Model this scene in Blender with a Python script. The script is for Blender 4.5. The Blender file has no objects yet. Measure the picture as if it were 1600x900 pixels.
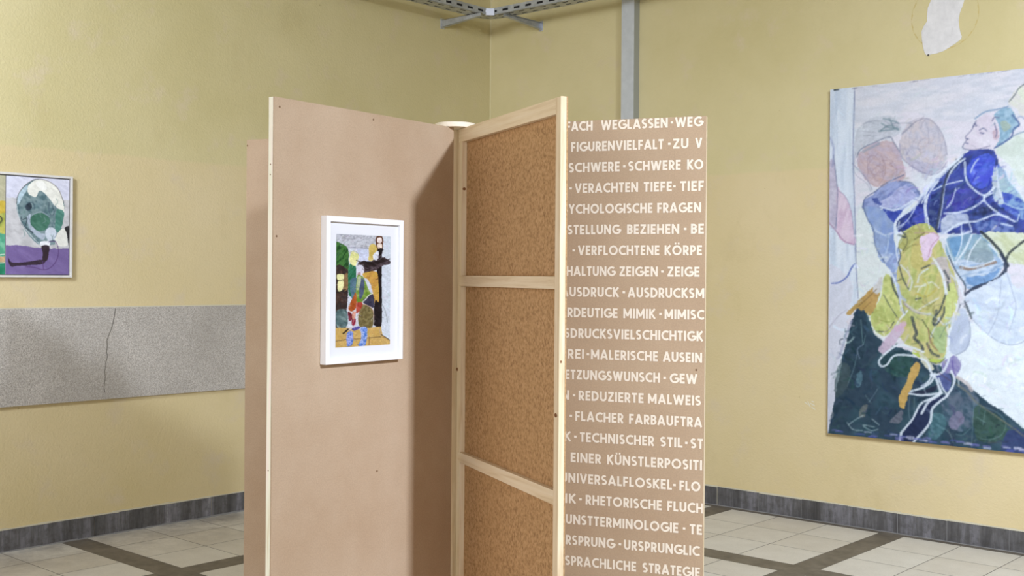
import bpy, math, random
import numpy as np
from mathutils import Vector, Matrix

# ------------------------------------------------------------------ camera, light, exposure
scene = bpy.context.scene
COL = scene.collection
EYE = 1.5
TH = 0.7296            # yaw of the camera relative to the room axes
FPX, CY, ROLL = 1807.5, 433.0, 0.0075
WL, WR = -6.18, 6.64   # left wall at x = WL, right wall at y = WR
CEIL = 4.4

cd = bpy.data.cameras.new('camera')
cam = bpy.data.objects.new('camera', cd)
COL.objects.link(cam)
cd.sensor_width = 36.0
cd.lens = FPX / 1600 * 36
cd.shift_y = -(450 - CY) / 1600
cd.clip_end = 100
cam.matrix_world = (Matrix.Translation((0, 0, EYE)) @ Matrix.Rotation(TH, 4, 'Z')
                    @ Matrix.Rotation(math.pi / 2, 4, 'X') @ Matrix.Rotation(ROLL, 4, 'Z'))
scene.camera = cam

vs = scene.view_settings
vs.view_transform = 'Standard'
vs.look = 'None'
vs.gamma = 1.0
vs.use_curve_mapping = False
vs.exposure = 0.0

world = bpy.data.worlds.new('daylight')
scene.world = world
world.use_nodes = True
world.node_tree.nodes['Background'].inputs[0].default_value = (1.0, 0.985, 1.03, 1)
world.node_tree.nodes['Background'].inputs[1].default_value = 2.1


def c2r(x, y, z=0.0):
    """point given in 'right of / ahead of the viewpoint' metres -> room axes"""
    return Vector((x * math.cos(TH) - y * math.sin(TH), x * math.sin(TH) + y * math.cos(TH), z))


def area(name, loc, target, sx, sy, power, color=(1, 1, 1), spread=180):
    ld = bpy.data.lights.new(name, 'AREA')
    ld.shape = 'RECTANGLE'
    ld.size, ld.size_y = sx, sy
    ld.energy = power
    ld.spread = math.radians(spread)
    ld.color = color
    o = bpy.data.objects.new(name, ld)
    COL.objects.link(o)
    o.location = loc
    o.rotation_euler = (Vector(target) - Vector(loc)).to_track_quat('-Z', 'Y').to_euler()
    return o


# unseen lamps: two throw the shadow between the panels, two are added wall fill
LAMP = (0.9, 1.0, 1.18)
area('unseen_lamp', c2r(2.5, 0.45, 3.35), c2r(-0.2, 3.4, 0.8), 0.22, 0.22, 62, LAMP, 98)
area('unseen_lamp', c2r(-3.0, 1.9, 3.4), Vector((WL, 2.0, 2.7)), 0.9, 0.9, 65, LAMP, 100)  # added fill, brightens the left wall
area('unseen_lamp', c2r(2.72, 0.85, 3.35), Vector((-0.8, WR, 0.3)), 0.35, 0.35, 24, LAMP, 110)
area('unseen_lamp', Vector((-0.5, 3.3, 3.4)), Vector((-2.0, WR, 1.0)), 0.9, 0.9, 52, LAMP, 100)  # added fill, brightens the right wall and the floor before it

# ------------------------------------------------------------------ helpers


def ray(px, py):
    a, b = px - 800, py - CY
    c, s = math.cos(ROLL), math.sin(ROLL)
    x = c * a + s * b
    y = -s * a + c * b
    return c2r(x / FPX, 1.0, -y / FPX)


def on_left(px, py, off=0.0):
    r = ray(px, py)
    t = (WL + off) / r.x
    return Vector((WL + off, t * r.y, EYE + t * r.z))


def on_right(px, py, off=0.0):
    r = ray(px, py)
    t = (WR - off) / r.y
    return Vector((t * r.x, WR - off, EYE + t * r.z))


def lin(c):
    c = np.asarray(c, float) / 255.0
    return np.where(c <= 0.04045, c / 12.92, ((c + 0.055) / 1.055) ** 2.4)


def lc(r, g, b):
    v = lin((r, g, b))
    return (float(v[0]), float(v[1]), float(v[2]), 1.0)


class MB:
    def __init__(s):
        s.v, s.f, s.mi = [], [], []

    def poly(s, pts, m=0):
        n = len(s.v)
        s.v += [tuple(p) for p in pts]
        s.f.append(tuple(range(n, n + len(pts))))
        s.mi.append(m)

    def hexa(s, p, m=0):
        n = len(s.v)
        s.v += [tuple(q) for q in p]
        for q in ((0, 3, 2, 1), (4, 5, 6, 7), (0, 1, 5, 4), (1, 2, 6, 5), (2, 3, 7, 6), (3, 0, 4, 7)):
            s.f.append(tuple(n + i for i in q))
            s.mi.append(m)
        return s

    def box(s, x0, x1, y0, y1, z0, z1, m=0):
        return s.hexa([(x0, y0, z0), (x1, y0, z0), (x1, y1, z0), (x0, y1, z0),
                       (x0, y0, z1), (x1, y0, z1), (x1, y1, z1), (x0, y1, z1)], m)

    def cyl(s, c, axis, r, h, n=24, m=0):
        c = Vector(c)
        axis = Vector(axis).normalized()
        u = axis.orthogonal().normalized()
        w = axis.cross(u)
        b = len(s.v)
        for k in range(2):
            for i in range(n):
                a = 2 * math.pi * i / n
                s.v.append(tuple(c + axis * h * k + u * r * math.cos(a) + w * r * math.sin(a)))
        s.f.append(tuple(b + i for i in reversed(range(n)))); s.mi.append(m)
        s.f.append(tuple(b + n + i for i in range(n))); s.mi.append(m)
        for i in range(n):
            j = (i + 1) % n
            s.f.append((b + i, b + j, b + n + j, b + n + i)); s.mi.append(m)
        return s

    def build(s, name, mats, parent=None, bevel=0.0):
        me = bpy.data.meshes.new(name)
        me.from_pydata(s.v, [], s.f)
        for m in (mats if isinstance(mats, (list, tuple)) else [mats]):
            me.materials.append(m)
        me.polygons.foreach_set('material_index', s.mi)
        me.update()
        o = bpy.data.objects.new(name, me)
        COL.objects.link(o)
        if parent:
            o.parent = parent
        if bevel:
            b = o.modifiers.new('bevel', 'BEVEL')
            b.width = bevel
            b.segments = 2
            b.limit_method = 'ANGLE'
        return o


def empty(name, loc, rotz, label, cat, group=None):
    o = bpy.data.objects.new(name, None)
    COL.objects.link(o)
    o.location = loc
    o.rotation_euler = (0, 0, rotz)
    o.empty_display_size = 0.1
    o['label'] = label
    o['category'] = cat
    if group:
        o['group'] = group
    return o


def struct(o):
    o['kind'] = 'structure'
    return o


# ---- node material helper


class NM:
    def __init__(s, name, rough=0.6, metal=0.0, spec=0.3):
        s.m = bpy.data.materials.new(name)
        s.m.use_nodes = True
        s.t = s.m.node_tree
        s.b = s.t.nodes['Principled BSDF']
        s.b.inputs['Roughness'].default_value = rough
        s.b.inputs['Metallic'].default_value = metal
        s.b.inputs['Specular IOR Level'].default_value = spec
        s._co = None

    def n(s, kind, **kw):
        q = s.t.nodes.new(kind)
        for k, v in kw.items():
            if k in q.inputs.keys():
                q.inputs[k].default_value = v
            else:
                setattr(q, k, v)
        return q

    def l(s, a, b):
        s.t.links.new(a, b)

    def coord(s, scale=(1, 1, 1), which='Object'):
        tc = s.n('ShaderNodeTexCoord')
        mp = s.n('ShaderNodeMapping')
        mp.inputs['Scale'].default_value = scale
        s.l(tc.outputs[which], mp.inputs['Vector'])
        return mp.outputs['Vector']

    def noise(s, scale, detail=4, rough=0.55, co=None, dist=0.0):
        q = s.n('ShaderNodeTexNoise')
        q.inputs['Scale'].default_value = scale
        q.inputs['Detail'].default_value = detail
        q.inputs['Roughness'].default_value = rough
        q.inputs['Distortion'].default_value = dist
        s.l(co if co is not None else s.coord(), q.inputs['Vector'])
        return q.outputs['Fac']

    def ramp(s, fac, stops, interp='LINEAR'):
        q = s.n('ShaderNodeValToRGB')
        q.color_ramp.interpolation = interp
        e = q.color_ramp.elements
        while len(e) < len(stops):
            e.new(0.5)
        for i, (p, c) in enumerate(stops):
            e[i].position = p
            e[i].color = c if not isinstance(c, (int, float)) else (c, c, c, 1)
        s.l(fac, q.inputs['Fac'])
        return q.outputs['Color']

    def mix(s, fac, a, b, mode='MIX'):
        q = s.n('ShaderNodeMix', data_type='RGBA', blend_type=mode)
        for val, idx in ((fac, 0), (a, 6), (b, 7)):
            if isinstance(val, (int, float)):
                q.inputs[idx].default_value = val
            elif isinstance(val, tuple):
                q.inputs[idx].default_value = val
            else:
                s.l(val, q.inputs[idx])
        return q.outputs[2]

    def color(s, c):
        if isinstance(c, tuple):
            s.b.inputs['Base Color'].default_value = c
        else:
            s.l(c, s.b.inputs['Base Color'])
        return s

    def bump(s, h, strength=0.3, dist=0.002):
        q = s.n('ShaderNodeBump')
        q.inputs['Strength'].default_value = strength
        q.inputs['Distance'].default_value = dist
        s.l(h, q.inputs['Height'])
        s.l(q.outputs['Normal'], s.b.inputs['Normal'])
        return s


def flat(name, c, rough=0.6, metal=0.0, spec=0.3):
    return NM(name, rough, metal, spec).color(lc(*c)).m


# ---- materials
def mat_wall():
    k = NM('painted_plaster', 0.55, 0, 0.25)
    co = k.coord()
    big = k.noise(0.9, 5, 0.6, co)
    mid = k.noise(4.5, 5, 0.65, co)
    fine = k.noise(60, 3, 0.6, co)
    up = k.ramp(big, [(0.32, lc(197, 184, 134)), (0.66, lc(208, 195, 149))])
    lo = k.ramp(big, [(0.32, lc(205, 187, 139)), (0.68, lc(213, 195, 153))])
    # line where the washable lower coat ends, a little uneven
    sep = k.n('ShaderNodeSeparateXYZ')
    k.l(co, sep.inputs[0])
    w = k.n('ShaderNodeMath', operation='MULTIPLY_ADD')
    k.l(mid, w.inputs[0]); w.inputs[1].default_value = 0.03; k.l(sep.outputs['Z'], w.inputs[2])
    st = k.ramp(w.outputs[0], [(0.0, 0.0), (1.0, 1.0)])
    mr = k.n('ShaderNodeMapRange')
    mr.inputs['From Min'].default_value = 2.195
    mr.inputs['From Max'].default_value = 2.215
    k.l(w.outputs[0], mr.inputs['Value'])
    base = k.mix(mr.outputs[0], lo, up)
    # scuffed paler and dirtier areas
    pale = k.ramp(mid, [(0.56, 0.0), (0.74, 1.0)])
    base = k.mix(k.mix(0.8, (0, 0, 0, 1), pale), base, lc(206, 189, 158))
    dirt = k.ramp(k.noise(2.2, 6, 0.7, k.coord((1, 1, 0.6))), [(0.58, 0.0), (0.8, 0.25)])
    base = k.mix(dirt, base, lc(168, 148, 100))
    spk = k.ramp(k.noise(23, 2, 0.5, co), [(0.78, 0.0), (0.82, 0.7)])
    base = k.mix(spk, base, lc(150, 132, 90))
    k.color(base)
    h = k.mix(0.5, k.noise(85, 2, 0.5, co), fine)
    k.bump(h, 0.6, 0.005)
    return k.m


def mat_board(name, a, b, grain=220, blot=2.2, bump=0.15):
    k = NM(name, 0.62, 0, 0.3)
    co = k.coord()
    bl = k.noise(blot, 5, 0.65, co)
    base = k.ramp(bl, [(0.3, lc(*a)), (0.7, lc(*b))])
    fi = k.noise(grain, 3, 0.7, co)
    f2 = k.ramp(fi, [(0.35, 0.0), (0.65, 1.0)])
    base = k.mix(f2, k.mix(0.13, base, (0.0, 0.0, 0.0, 1)), base)
    st = k.ramp(k.noise(5.5, 4, 0.6, co), [(0.66, 0.0), (0.78, 0.35)])
    base = k.mix(st, base, lc(176, 128, 86))
    k.color(base)
    k.bump(fi, bump, 0.001)
    return k.m


def mat_board_back():
    k = NM('hardboard_screen_side', 0.75, 0, 0.15)
    co = k.coord()
    v = k.n('ShaderNodeTexVoronoi')
    v.inputs['Scale'].default_value = 70
    k.l(co, v.inputs['Vector'])
    n = k.noise(95, 3, 0.7, co)
    base = k.ramp(n, [(0.34, lc(150, 115, 78)), (0.5, lc(184, 146, 102)), (0.7, lc(200, 162, 119))])
    sp = k.ramp(v.outputs['Distance'], [(0.1, 0.35), (0.3, 0.0)])
    base = k.mix(sp, base, lc(118, 86, 54))
    bl = k.ramp(k.noise(2.5, 3, 0.5, co), [(0.3, 0.0), (0.7, 0.25)])
    base = k.mix(bl, base, lc(168, 134, 88))
    k.color(base)
    k.bump(n, 0.5, 0.002)
    return k.m


def mat_pine(name, axis, up=1.0):
    k = NM(name, 0.55, 0, 0.3)
    sc = {'x': (1.5, 30, 30), 'z': (30, 30, 1.5)}[axis]
    g = k.noise(2.2, 4, 0.6, k.coord(sc), 0.6)
    base = k.ramp(g, [(0.3, lc(212 * up, 187 * up * up, 148 * up ** 3)), (0.5, lc(228 * up, 208 * up * up, 174 * up ** 3)), (0.72, lc(234 * up, 218 * up, 190 * up * up))])
    k.color(base)
    k.bump(g, 0.08, 0.001)
    return k.m


def mat_stone():
    k = NM('washed_concrete_slab', 0.8, 0, 0.2)
    co = k.coord()
    g = k.noise(150, 3, 0.75, co)
    base = k.ramp(g, [(0.3, lc(136, 130, 122)), (0.5, lc(182, 175, 165)), (0.7, lc(218, 211, 200))])
    b = k.ramp(k.noise(1.8, 4, 0.55, co), [(0.35, 0.45), (0.62, 0.0)])
    base = k.mix(b, base, lc(148, 141, 130))
    k.color(base)
    k.bump(g, 0.3, 0.002)
    return k.m


def mat_slate():
    k = NM('slate_skirting', 0.5, 0, 0.4)
    co = k.coord((14, 14, 1.6))
    s = k.noise(1.0, 5, 0.7, co)
    base = k.ramp(s, [(0.28, lc(52, 50, 50)), (0.5, lc(94, 92, 92)), (0.64, lc(122, 120, 124)), (0.78, lc(184, 184, 182))])
    g = k.ramp(k.noise(26, 4, 0.7), [(0.45, 0.0), (0.72, 0.7)])
    base = k.mix(g, base, lc(66, 64, 60))
    k.color(base)
    k.bump(s, 0.2, 0.002)
    return k.m


def mat_tile():
    k = NM('floor_tile', 0.45, 0, 0.4)
    g = k.n('ShaderNodeNewGeometry')
    co = k.coord()
    n = k.noise(7, 5, 0.7, co)
    base = k.ramp(n, [(0.3, lc(198, 189, 172)), (0.7, lc(220, 213, 198))])
    r = k.ramp(g.outputs['Random Per Island'], [(0.0, lc(202, 192, 174)), (1.0, lc(222, 217, 204))])
    base = k.mix(0.5, base, r)
    fi = k.ramp(k.noise(140, 3, 0.7, co), [(0.35, 0.0), (0.6, 1.0)])
    base = k.mix(fi, k.mix(0.1, base, (0, 0, 0, 1)), base)
    # grime that gathers along the left wall
    sep = k.n('ShaderNodeSeparateXYZ')
    k.l(co, sep.inputs[0])
    mr = k.n('ShaderNodeMapRange')
    mr.inputs['From Min'].default_value = -5.35
    mr.inputs['From Max'].default_value = -6.1
    k.l(sep.outputs['X'], mr.inputs['Value'])
    d = k.n('ShaderNodeMath', operation='MULTIPLY')
    k.l(mr.outputs[0], d.inputs[0])
    k.l(k.ramp(k.noise(3.0, 6, 0.75, co), [(0.38, 0.0), (0.68, 0.9)]), d.inputs[1])
    base = k.mix(d.outputs[0], base, lc(136, 128, 118))
    k.color(base)
    k.bump(n, 0.05, 0.002)
    return k.m


def mat_strip():
    k = NM('dark_floor_strip', 0.5, 0, 0.35)
    co = k.coord()
    base = k.ramp(k.noise(9, 5, 0.7, co), [(0.3, lc(90, 82, 70)), (0.7, lc(122, 113, 99))])
    k.color(base)
    return k.m


def mat_metal(name, a, b, rough=0.45, metal=0.6):
    k = NM(name, rough, metal, 0.4)
    k.color(k.ramp(k.noise(18, 4, 0.6), [(0.35, lc(*a)), (0.7, lc(*b))]))
    return k.m


def mat_canvas(name, rough=0.55):
    k = NM(name, rough, 0, 0.25)
    a = k.n('ShaderNodeVertexColor', layer_name='paint')
    k.color(a.outputs['Color'])
    k.bump(k.noise(160, 4, 0.7), 0.25, 0.002)
    return k.m


M = dict(
    wall=mat_wall(), board=mat_board('hardboard_smooth_side', (182, 155, 126), (197, 173, 146)),
    text_board=mat_board('hardboard_printed_side', (184, 157, 127), (197, 172, 142)),
    back=mat_board_back(), pine_x=mat_pine('pine_batten_horizontal', 'x'), pine_z=mat_pine('pine_batten_upright', 'z'),
    stone=mat_stone(), slate=mat_slate(), tile=mat_tile(), strip=mat_strip(),
    joint=flat('grout', (112, 106, 96), 0.8), ceil=flat('ceiling_grey', (158, 156, 150), 0.8),
    plaster=None, caulk=flat('caulk', (206, 198, 172), 0.8),
    zinc=mat_metal('galvanised_steel', (158, 160, 158), (188, 190, 188), 0.45, 0.35),
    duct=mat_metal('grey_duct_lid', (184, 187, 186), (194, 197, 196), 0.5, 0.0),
    channel=flat('duct_side_shaded', (158, 160, 150), 0.6),  # darker than the lid: shade of the duct's side put into the colour
    white=flat('white_lacquer', (243, 244, 246), 0.4), mat=flat('mount_card', (224, 225, 227), 0.9),
    letter=flat('cream_white_paint', (244, 232, 212), 0.6), nail=flat('nail_head', (120, 92, 66), 0.5, 0.3),
    knot=flat('pine_knot', (128, 84, 48), 0.6), crack=flat('crack_shadow_gap', (92, 86, 76), 0.9),
    canvas=mat_canvas('oil_paint'), raw=flat('canvas_edge', (198, 196, 200), 0.8),
    silver=mat_metal('pale_frame_wood', (206, 202, 194), (220, 216, 208), 0.5, 0.0), darkgap=flat('frame_rebate', (92, 90, 92), 0.8),
    bolt=mat_metal('bolt_steel', (190, 194, 204), (220, 224, 232), 0.3, 0.7),
    clip=flat('white_plastic', (222, 226, 236), 0.5),
)


def mat_plaster():
    k = NM('bare_plaster', 0.9, 0, 0.1)
    base = k.ramp(k.noise(14, 5, 0.7), [(0.3, lc(203, 200, 196)), (0.7, lc(222, 219, 215))])
    st = k.ramp(k.noise(9, 3, 0.6, k.coord((5, 5, 1))), [(0.68, 0.0), (0.8, 0.5)])
    k.color(k.mix(st, base, lc(184, 180, 174)))
    return k.m


M['plaster'] = mat_plaster()

# ------------------------------------------------------------------ room shell
FX0, FX1, FY0, FY1 = WL - 0.2, 5.0, -4.0, WR + 0.2
b = MB(); b.poly([(WL, FY0, 0), (WL, WR, 0), (WL, WR, CEIL), (WL, FY0, CEIL)])
b.poly([(WL - 0.2, FY0, 0), (WL - 0.2, FY0, CEIL), (WL - 0.2, FY1, CEIL), (WL - 0.2, FY1, 0)])
wall_left = struct(b.build('wall_left', M['wall']))
b = MB(); b.poly([(FX1, WR, 0), (FX1, WR, CEIL), (WL, WR, CEIL), (WL, WR, 0)])
b.poly([(FX1, WR + 0.2, 0), (WL, WR + 0.2, 0), (WL, WR + 0.2, CEIL), (FX1, WR + 0.2, CEIL)])
wall_right = struct(b.build('wall_right', M['wall']))
b = MB(); b.box(FX1, FX1 + 0.2, FY0, FY1, 0, CEIL)
struct(b.build('wall_unseen', M['wall']))  # unseen wall, added to keep ambient light off the left wall
b = MB(); b.box(FX0, FX1 + 0.2, FY0, FY1, CEIL, CEIL + 0.15)
struct(b.build('ceiling', M['ceil']))

# floor: beige tiles in fields of three by three between dark strips
b = MB()
b.box(FX0, FX1, FY0, FY1, -0.12, -0.0012, 2)
xs = [-6.34, -6.19]
for c in (-5.045, -3.94, -2.79, -1.64, -0.49, 0.66, 1.81, 2.96, 4.11):
    xs += [c - 0.15, c]
ys = []
for c in (-3.62, -2.47, -1.32, -0.17, 0.98, 2.13, 3.29, 4.51, 5.525):
    ys += [c - (0.165 if c > 5 else 0.15), c]
ys += [6.57, WR]


def cells(br, lo, hi):
    out = []
    for i in range(0, len(br) - 1):
        a, c = br[i], br[i + 1]
        if i % 2 == 0:
            out.append((a, c, 'strip', 0))
        else:
            d = (c - a) / 3
            out += [(a + d * j, a + d * (j + 1), 'tile', j) for j in range(3)]
    return out


G = 0.0022
for (x0, x1, kx, _) in cells(xs, 0, 0):
    for (y0, y1, ky, _) in cells(ys, 0, 0):
        isb = kx == 'strip' or ky == 'strip'
        g = G if not isb else 0.0007
        b.poly([(max(x0 + g, WL), y0 + g, 0), (x1 - g, y0 + g, 0), (x1 - g, y1 - g, 0), (max(x0 + g, WL), y1 - g, 0)], 1 if isb else 0)
struct(b.build('floor', [M['tile'], M['strip'], M['joint']]))

# skirting of slate pieces with pale mortar joints and a pale line of caulk on top
rnd = random.Random(4)


def skirting(name, axis):
    m = MB()
    p = -4.0 if axis == 'y' else WL + 0.016
    end = WR if axis == 'y' else 5.0
    while p < end:
        q = min(p + rnd.choice((0.15, 0.3, 0.3, 0.33, 0.2)) + rnd.uniform(-0.02, 0.02), end)
        t = 0.014 + rnd.uniform(0, 0.002)
        h = 0.119 + rnd.uniform(-0.002, 0.002)
        if axis == 'y':
            m.box(WL, WL + t, p, q - 0.004, 0, h)
            m.box(WL, WL + 0.0125, q - 0.004, q, 0, 0.117, 1 if rnd.random() < 0.35 else 2)
        else:
            m.box(p, q - 0.004, WR - t, WR, 0, h)
            m.box(q - 0.004, q, WR - 0.0125, WR, 0, 0.117, 1 if rnd.random() < 0.35 else 2)
        p = q
    # ragged bead of caulk above and below
    p = -4.0 if axis == 'y' else WL + 0.016
    while p < end:
        q = min(p + rnd.uniform(0.03, 0.09), end)
        a = rnd.uniform(0.002, 0.007)
        c = rnd.uniform(0.002, 0.012)
        d = rnd.uniform(0.003, 0.007)
        if axis == 'y':
            m.box(WL, WL + a + 0.004, p, q, 0.117, 0.122 + a, 1)
            m.box(WL, WL + 0.016 + c, p, q, 0, 0.002 + d, 2)
        else:
            m.box(p, q, WR - a - 0.004, WR, 0.117, 0.122 + a, 1)
            m.box(p, q, WR - 0.016 - c * 0.6, WR, 0, 0.001 + d * 0.5, 2)
        p = q
    return struct(m.build(name, [M['slate'], M['caulk'], M['sill_mortar']]))


M['sill_mortar'] = flat('floor_mortar', (138, 136, 133), 0.9)
skirting('baseboard_left', 'y')
skirting('baseboard_right', 'x')

# band of washed concrete slabs along the left wall, with its crack
b = MB()
b.box(WL, WL + 0.022, -4.0, WR - 0.25, 0.782, 1.309)
b.box(WL, WL + 0.018, -4.0, WR - 0.25, 1.309, 1.3145, 1)
band = struct(b.build('trim_1', [M['stone'], M['caulk']]))
cr = [(180.5, 482), (179, 492), (177, 503), (174, 514), (171, 521), (167, 532), (167.5, 540), (166.5, 551), (168, 556), (165.5, 566),
      (164.5, 574), (163.5, 580), (164.5, 590), (162.5, 604), (163.5, 613)]
m = MB()
pts = [on_left(x, y, 0.0226) for x, y in cr]
for i in range(len(pts) - 1):
    w = 0.0042 if i < 9 else 0.003
    p, q = pts[i], pts[i + 1]
    m.poly([p - Vector((0, w / 2, 0)), p + Vector((0, w / 2, 0)), q + Vector((0, w / 2, 0)), q - Vector((0, w / 2, 0))])
m.build('crack', M['crack'], band)

# pale filled bead down the room corner
m = MB()
m.poly([(WL, WR - 0.006, 0.12), (WL + 0.006, WR, 0.12), (WL + 0.006, WR, CEIL), (WL, WR - 0.006, CEIL)])
m.poly([(WL, WR, 0.12), (WL, WR - 0.006, 0.12), (WL, WR - 0.006, CEIL), (WL, WR, CEIL)])
m.poly([(WL + 0.006, WR, 0.12), (WL, WR, 0.12), (WL, WR, CEIL), (WL + 0.006, WR, CEIL)])
struct(m.build('trim_2', flat('corner_filler', (203, 191, 145), 0.6)))

# patch of bare plaster, the round trace and a chalk scuff on the right wall
out = [(1456, -2), (1450, 12), (1448.5, 26), (1449, 33), (1443, 42), (1440, 50), (1441, 64), (1443, 76), (1445.5, 84), (1449, 87), (1455, 85), (1464, 83.5),
       (1474, 80), (1484, 74), (1493, 68), (1502, 61), (1503, 57), (1501, 52), (1499, 42), (1498, 32), (1500, 20), (1504, 10), (1507.5, -2), (1511, -16), (1507, -30), (1492, -38), (1474, -34), (1462, -20)]
m = MB()
P = [on_right(x, y, 0.0) for x, y in out]
n0 = len(P)
front = [p + Vector((0, -0.003, 0)) for p in P]
m.poly(list(reversed(front)))
for i in range(n0):
    j = (i + 1) % n0
    m.poly([P[i], front[i], front[j], P[j]])
struct(m.build('bare_plaster_patch', M['plaster'], wall_right))
q = on_right(1450.5, 86, 0.0034)
struct(MB().cyl(q, (0, -1, 0), 0.006, 0.0008, 14).build('plug_hole', M['crack'], wall_right))
m = MB()
c0, r0 = Vector((-2.60, WR - 0.0008, 3.03)), 0.197
for i in range(72):
    a0, a1 = 2 * math.pi * i / 72, 2 * math.pi * (i + 1) / 72
    w = 0.004 + 0.003 * math.sin(i * 1.7)
    def rp(a, r): return c0 + Vector((math.cos(a) * r, 0, math.sin(a) * r))
    m.poly([rp(a0, r0 - w), rp(a1, r0 - w), rp(a1, r0), rp(a0, r0)])
M['trace'] = flat('old_paint_edge', (192, 172, 112), 0.6)
struct(m.build('round_trace', M['trace'], wall_right))
m = MB()
for p, q in (((1257, 628), (1262, 632)), ((1262, 627), (1266, 636)), ((1266, 630), (1273, 634)), ((1268, 636), (1274, 640)), ((1268, 627), (1272, 628))):
    A, B = on_right(*p, 0.0008), on_right(*q, 0.0008)
    d = (B - A).cross(Vector((0, 1, 0))).normalized() * 0.003
    m.poly([A - d, A + d, B + d, B - d])
M['chalk'] = flat('chalk', (214, 208, 188), 0.9)
struct(m.build('chalk_scuff', M['chalk'], wall_right))

# ------------------------------------------------------------------ hub post and the four hardboard panels
PH = 2.0
hub = empty('round_post', c2r(-0.205, 3.955), TH, 'slim round wooden post with a pale disc cap where the hardboard panels meet', 'post')
MB().cyl((0, 0, 0), (0, 0, 1), 0.027, PH, 24).build('shaft', M['pine_z'], hub)
cap = MB().cyl((0.010, -0.037, PH + 0.0004), (0, 0, 1), 0.069, 0.0165, 64).build('disc_cap', M['letter'], hub, 0.0015)
M['cap'] = flat('pale_birch', (240, 228, 206), 0.5)
cap.data.materials[0] = M['cap']


M['pine_pale'] = mat_pine('pale_pine_batten', 'z', 1.09)


def panel(origin, ang, L, front_sign, s0, label, rails, board_mat, see_back, stile_mat=None):
    """local x runs outward from the post, y=0 is the side that is seen"""
    a = math.radians(ang)
    d = c2r(math.sin(a), -math.cos(a))
    e = empty('hardboard_panel', c2r(*origin), math.atan2(d.y, d.x), label, 'display panel', 'hardboard panels around the round post')
    T, B = 0.018, 0.004
    sg = front_sign      # +1: the hidden layers lie towards +y, -1: towards -y
    if see_back:
        yb = (sg * T, sg * (T + B)); yf = (0.0, sg * T)
    else:
        yb = (0.0, sg * B); yf = (sg * B, sg * (T + B))
    yb = tuple(sorted(yb)); yf = tuple(sorted(yf))
    MB().box(s0, L, yb[0], yb[1], 0, PH).build('board', board_mat, e)
    W = 0.032
    MB().box(s0, s0 + W, yf[0], yf[1], 0, PH - 0.046).build('stile', M['pine_z'], e, 0.001)
    MB().box(L - W, L, yf[0], yf[1], 0, PH).build('stile', stile_mat or M['pine_z'], e, 0.001)
    MB().box(s0, L - W, yf[0], yf[1], PH - 0.046, PH).build('rail', M['pine_x'], e, 0.001)
    for z, h in rails:
        MB().box(s0 + W * (0.45 if see_back else 1), L - W, yf[0] - (0.0006 if see_back else 0), yf[1] - (0.0006 if see_back else 0), z - h / 2, z + h / 2).build('rail', M['pine_x'], e, 0.001)
    MB().box(s0 + W, L - W, yf[0], yf[1], 0, 0.046).build('rail', M['pine_x'], e, 0.001)
    return e


P_LEFT = panel((-0.199, 3.880), -35.9, 0.80, -1, 0.0, 'tall hardboard panel with a white framed picture hung on it', [(1.42, 0.04), (0.82, 0.04)], M['board'], False, M['pine_pale'])
P_BACK = panel((-0.263, 3.936), -115.5, 0.80, -1, 0.0, 'hardboard panel seen as a narrow strip left of the one with the framed picture', [(1.42, 0.04), (0.82, 0.04)], M['board'], False)
P_RIGHT = panel((-0.184, 3.922), 23.2, 0.80, 1, 0.0, 'hardboard panel turned round so its rough side, pine frame and cross rails show', [], M['back'], True)
P_TEXT = panel((-0.159, 3.828), 70.0, 0.80, 1, 0.075, 'hardboard panel covered with rows of cream white capital lettering', [(1.42, 0.04), (0.82, 0.04)], M['text_board'], False)
bpy.context.view_layer.update()


def on_panel(e, px, py, y=0.0):
    """where the sight line meets the panel's own plane, in the panel's local axes"""
    mi = e.matrix_world.inverted()
    o = mi @ Vector((0, 0, EYE))
    d = mi.to_3x3() @ ray(px, py)
    t = (y - o.y) / d.y
    return o + d * t


# cross rails of the turned panel: the lower one runs slightly aslant of level, as the upper ones do not
def cross_rail(p):
    a = [on_panel(P_RIGHT, x, y) for x, y in p]     # TL, TR, BR, BL
    xl, xr = 0.0145, 0.768
    def zat(q0, q1, x): return q0.z + (q1.z - q0.z) * (x - q0.x) / (q1.x - q0.x)
    zs = [zat(a[0], a[1], xl), zat(a[0], a[1], xr), zat(a[3], a[2], xr), zat(a[3], a[2], xl)]
    print('rail', [round(z, 3) for z in zs])
    y0, y1 = -0.0006, 0.0174
    m = MB().hexa([(xl, y0, zs[3]), (xr, y0, zs[2]), (xr, y1, zs[2]), (xl, y1, zs[3]),
                   (xl, y0, zs[0]), (xr, y0, zs[1]), (xr, y1, zs[1]), (xl, y1, zs[0])])
    m.build('rail', M['pine_x'], P_RIGHT, 0.001)


cross_rail([(723, 430.7), (865, 431.8), (865, 451.5), (723, 447.4)])
cross_rail([(715, 705), (864, 766), (864, 789), (715, 721)])

# nail heads and knots
for e, lst in ((P_LEFT, [(437, 167), (583.5, 187), (432, 369), (589, 736)]), (P_BACK, [(386.7, 227.5)]), (P_TEXT, [(1088, 578)])):
    s = 1 if e is not P_TEXT else -1
    for x, y in lst:
        p = on_panel(e, x, y)
        MB().cyl((p.x, 0.0, p.z), (0, s, 0), 0.0032, 0.0006, 12).build('nail_head', M['nail'], e)


def knot(e, x, y, rx, rz, dy):
    p = on_panel(e, x, y)
    m = MB()
    m.poly([(p.x + rx * math.cos(t * math.pi / 8), dy, p.z + rz * math.sin(t * math.pi / 8)) for t in range(16)])
    m.build('knot', M['knot'], e)


knot(P_RIGHT, 868.5, 649, 0.009, 0.006, -0.0006)
knot(P_RIGHT, 714.5, 577, 0.010, 0.006, -0.0006)
for (x, z) in ():
    pass
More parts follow.
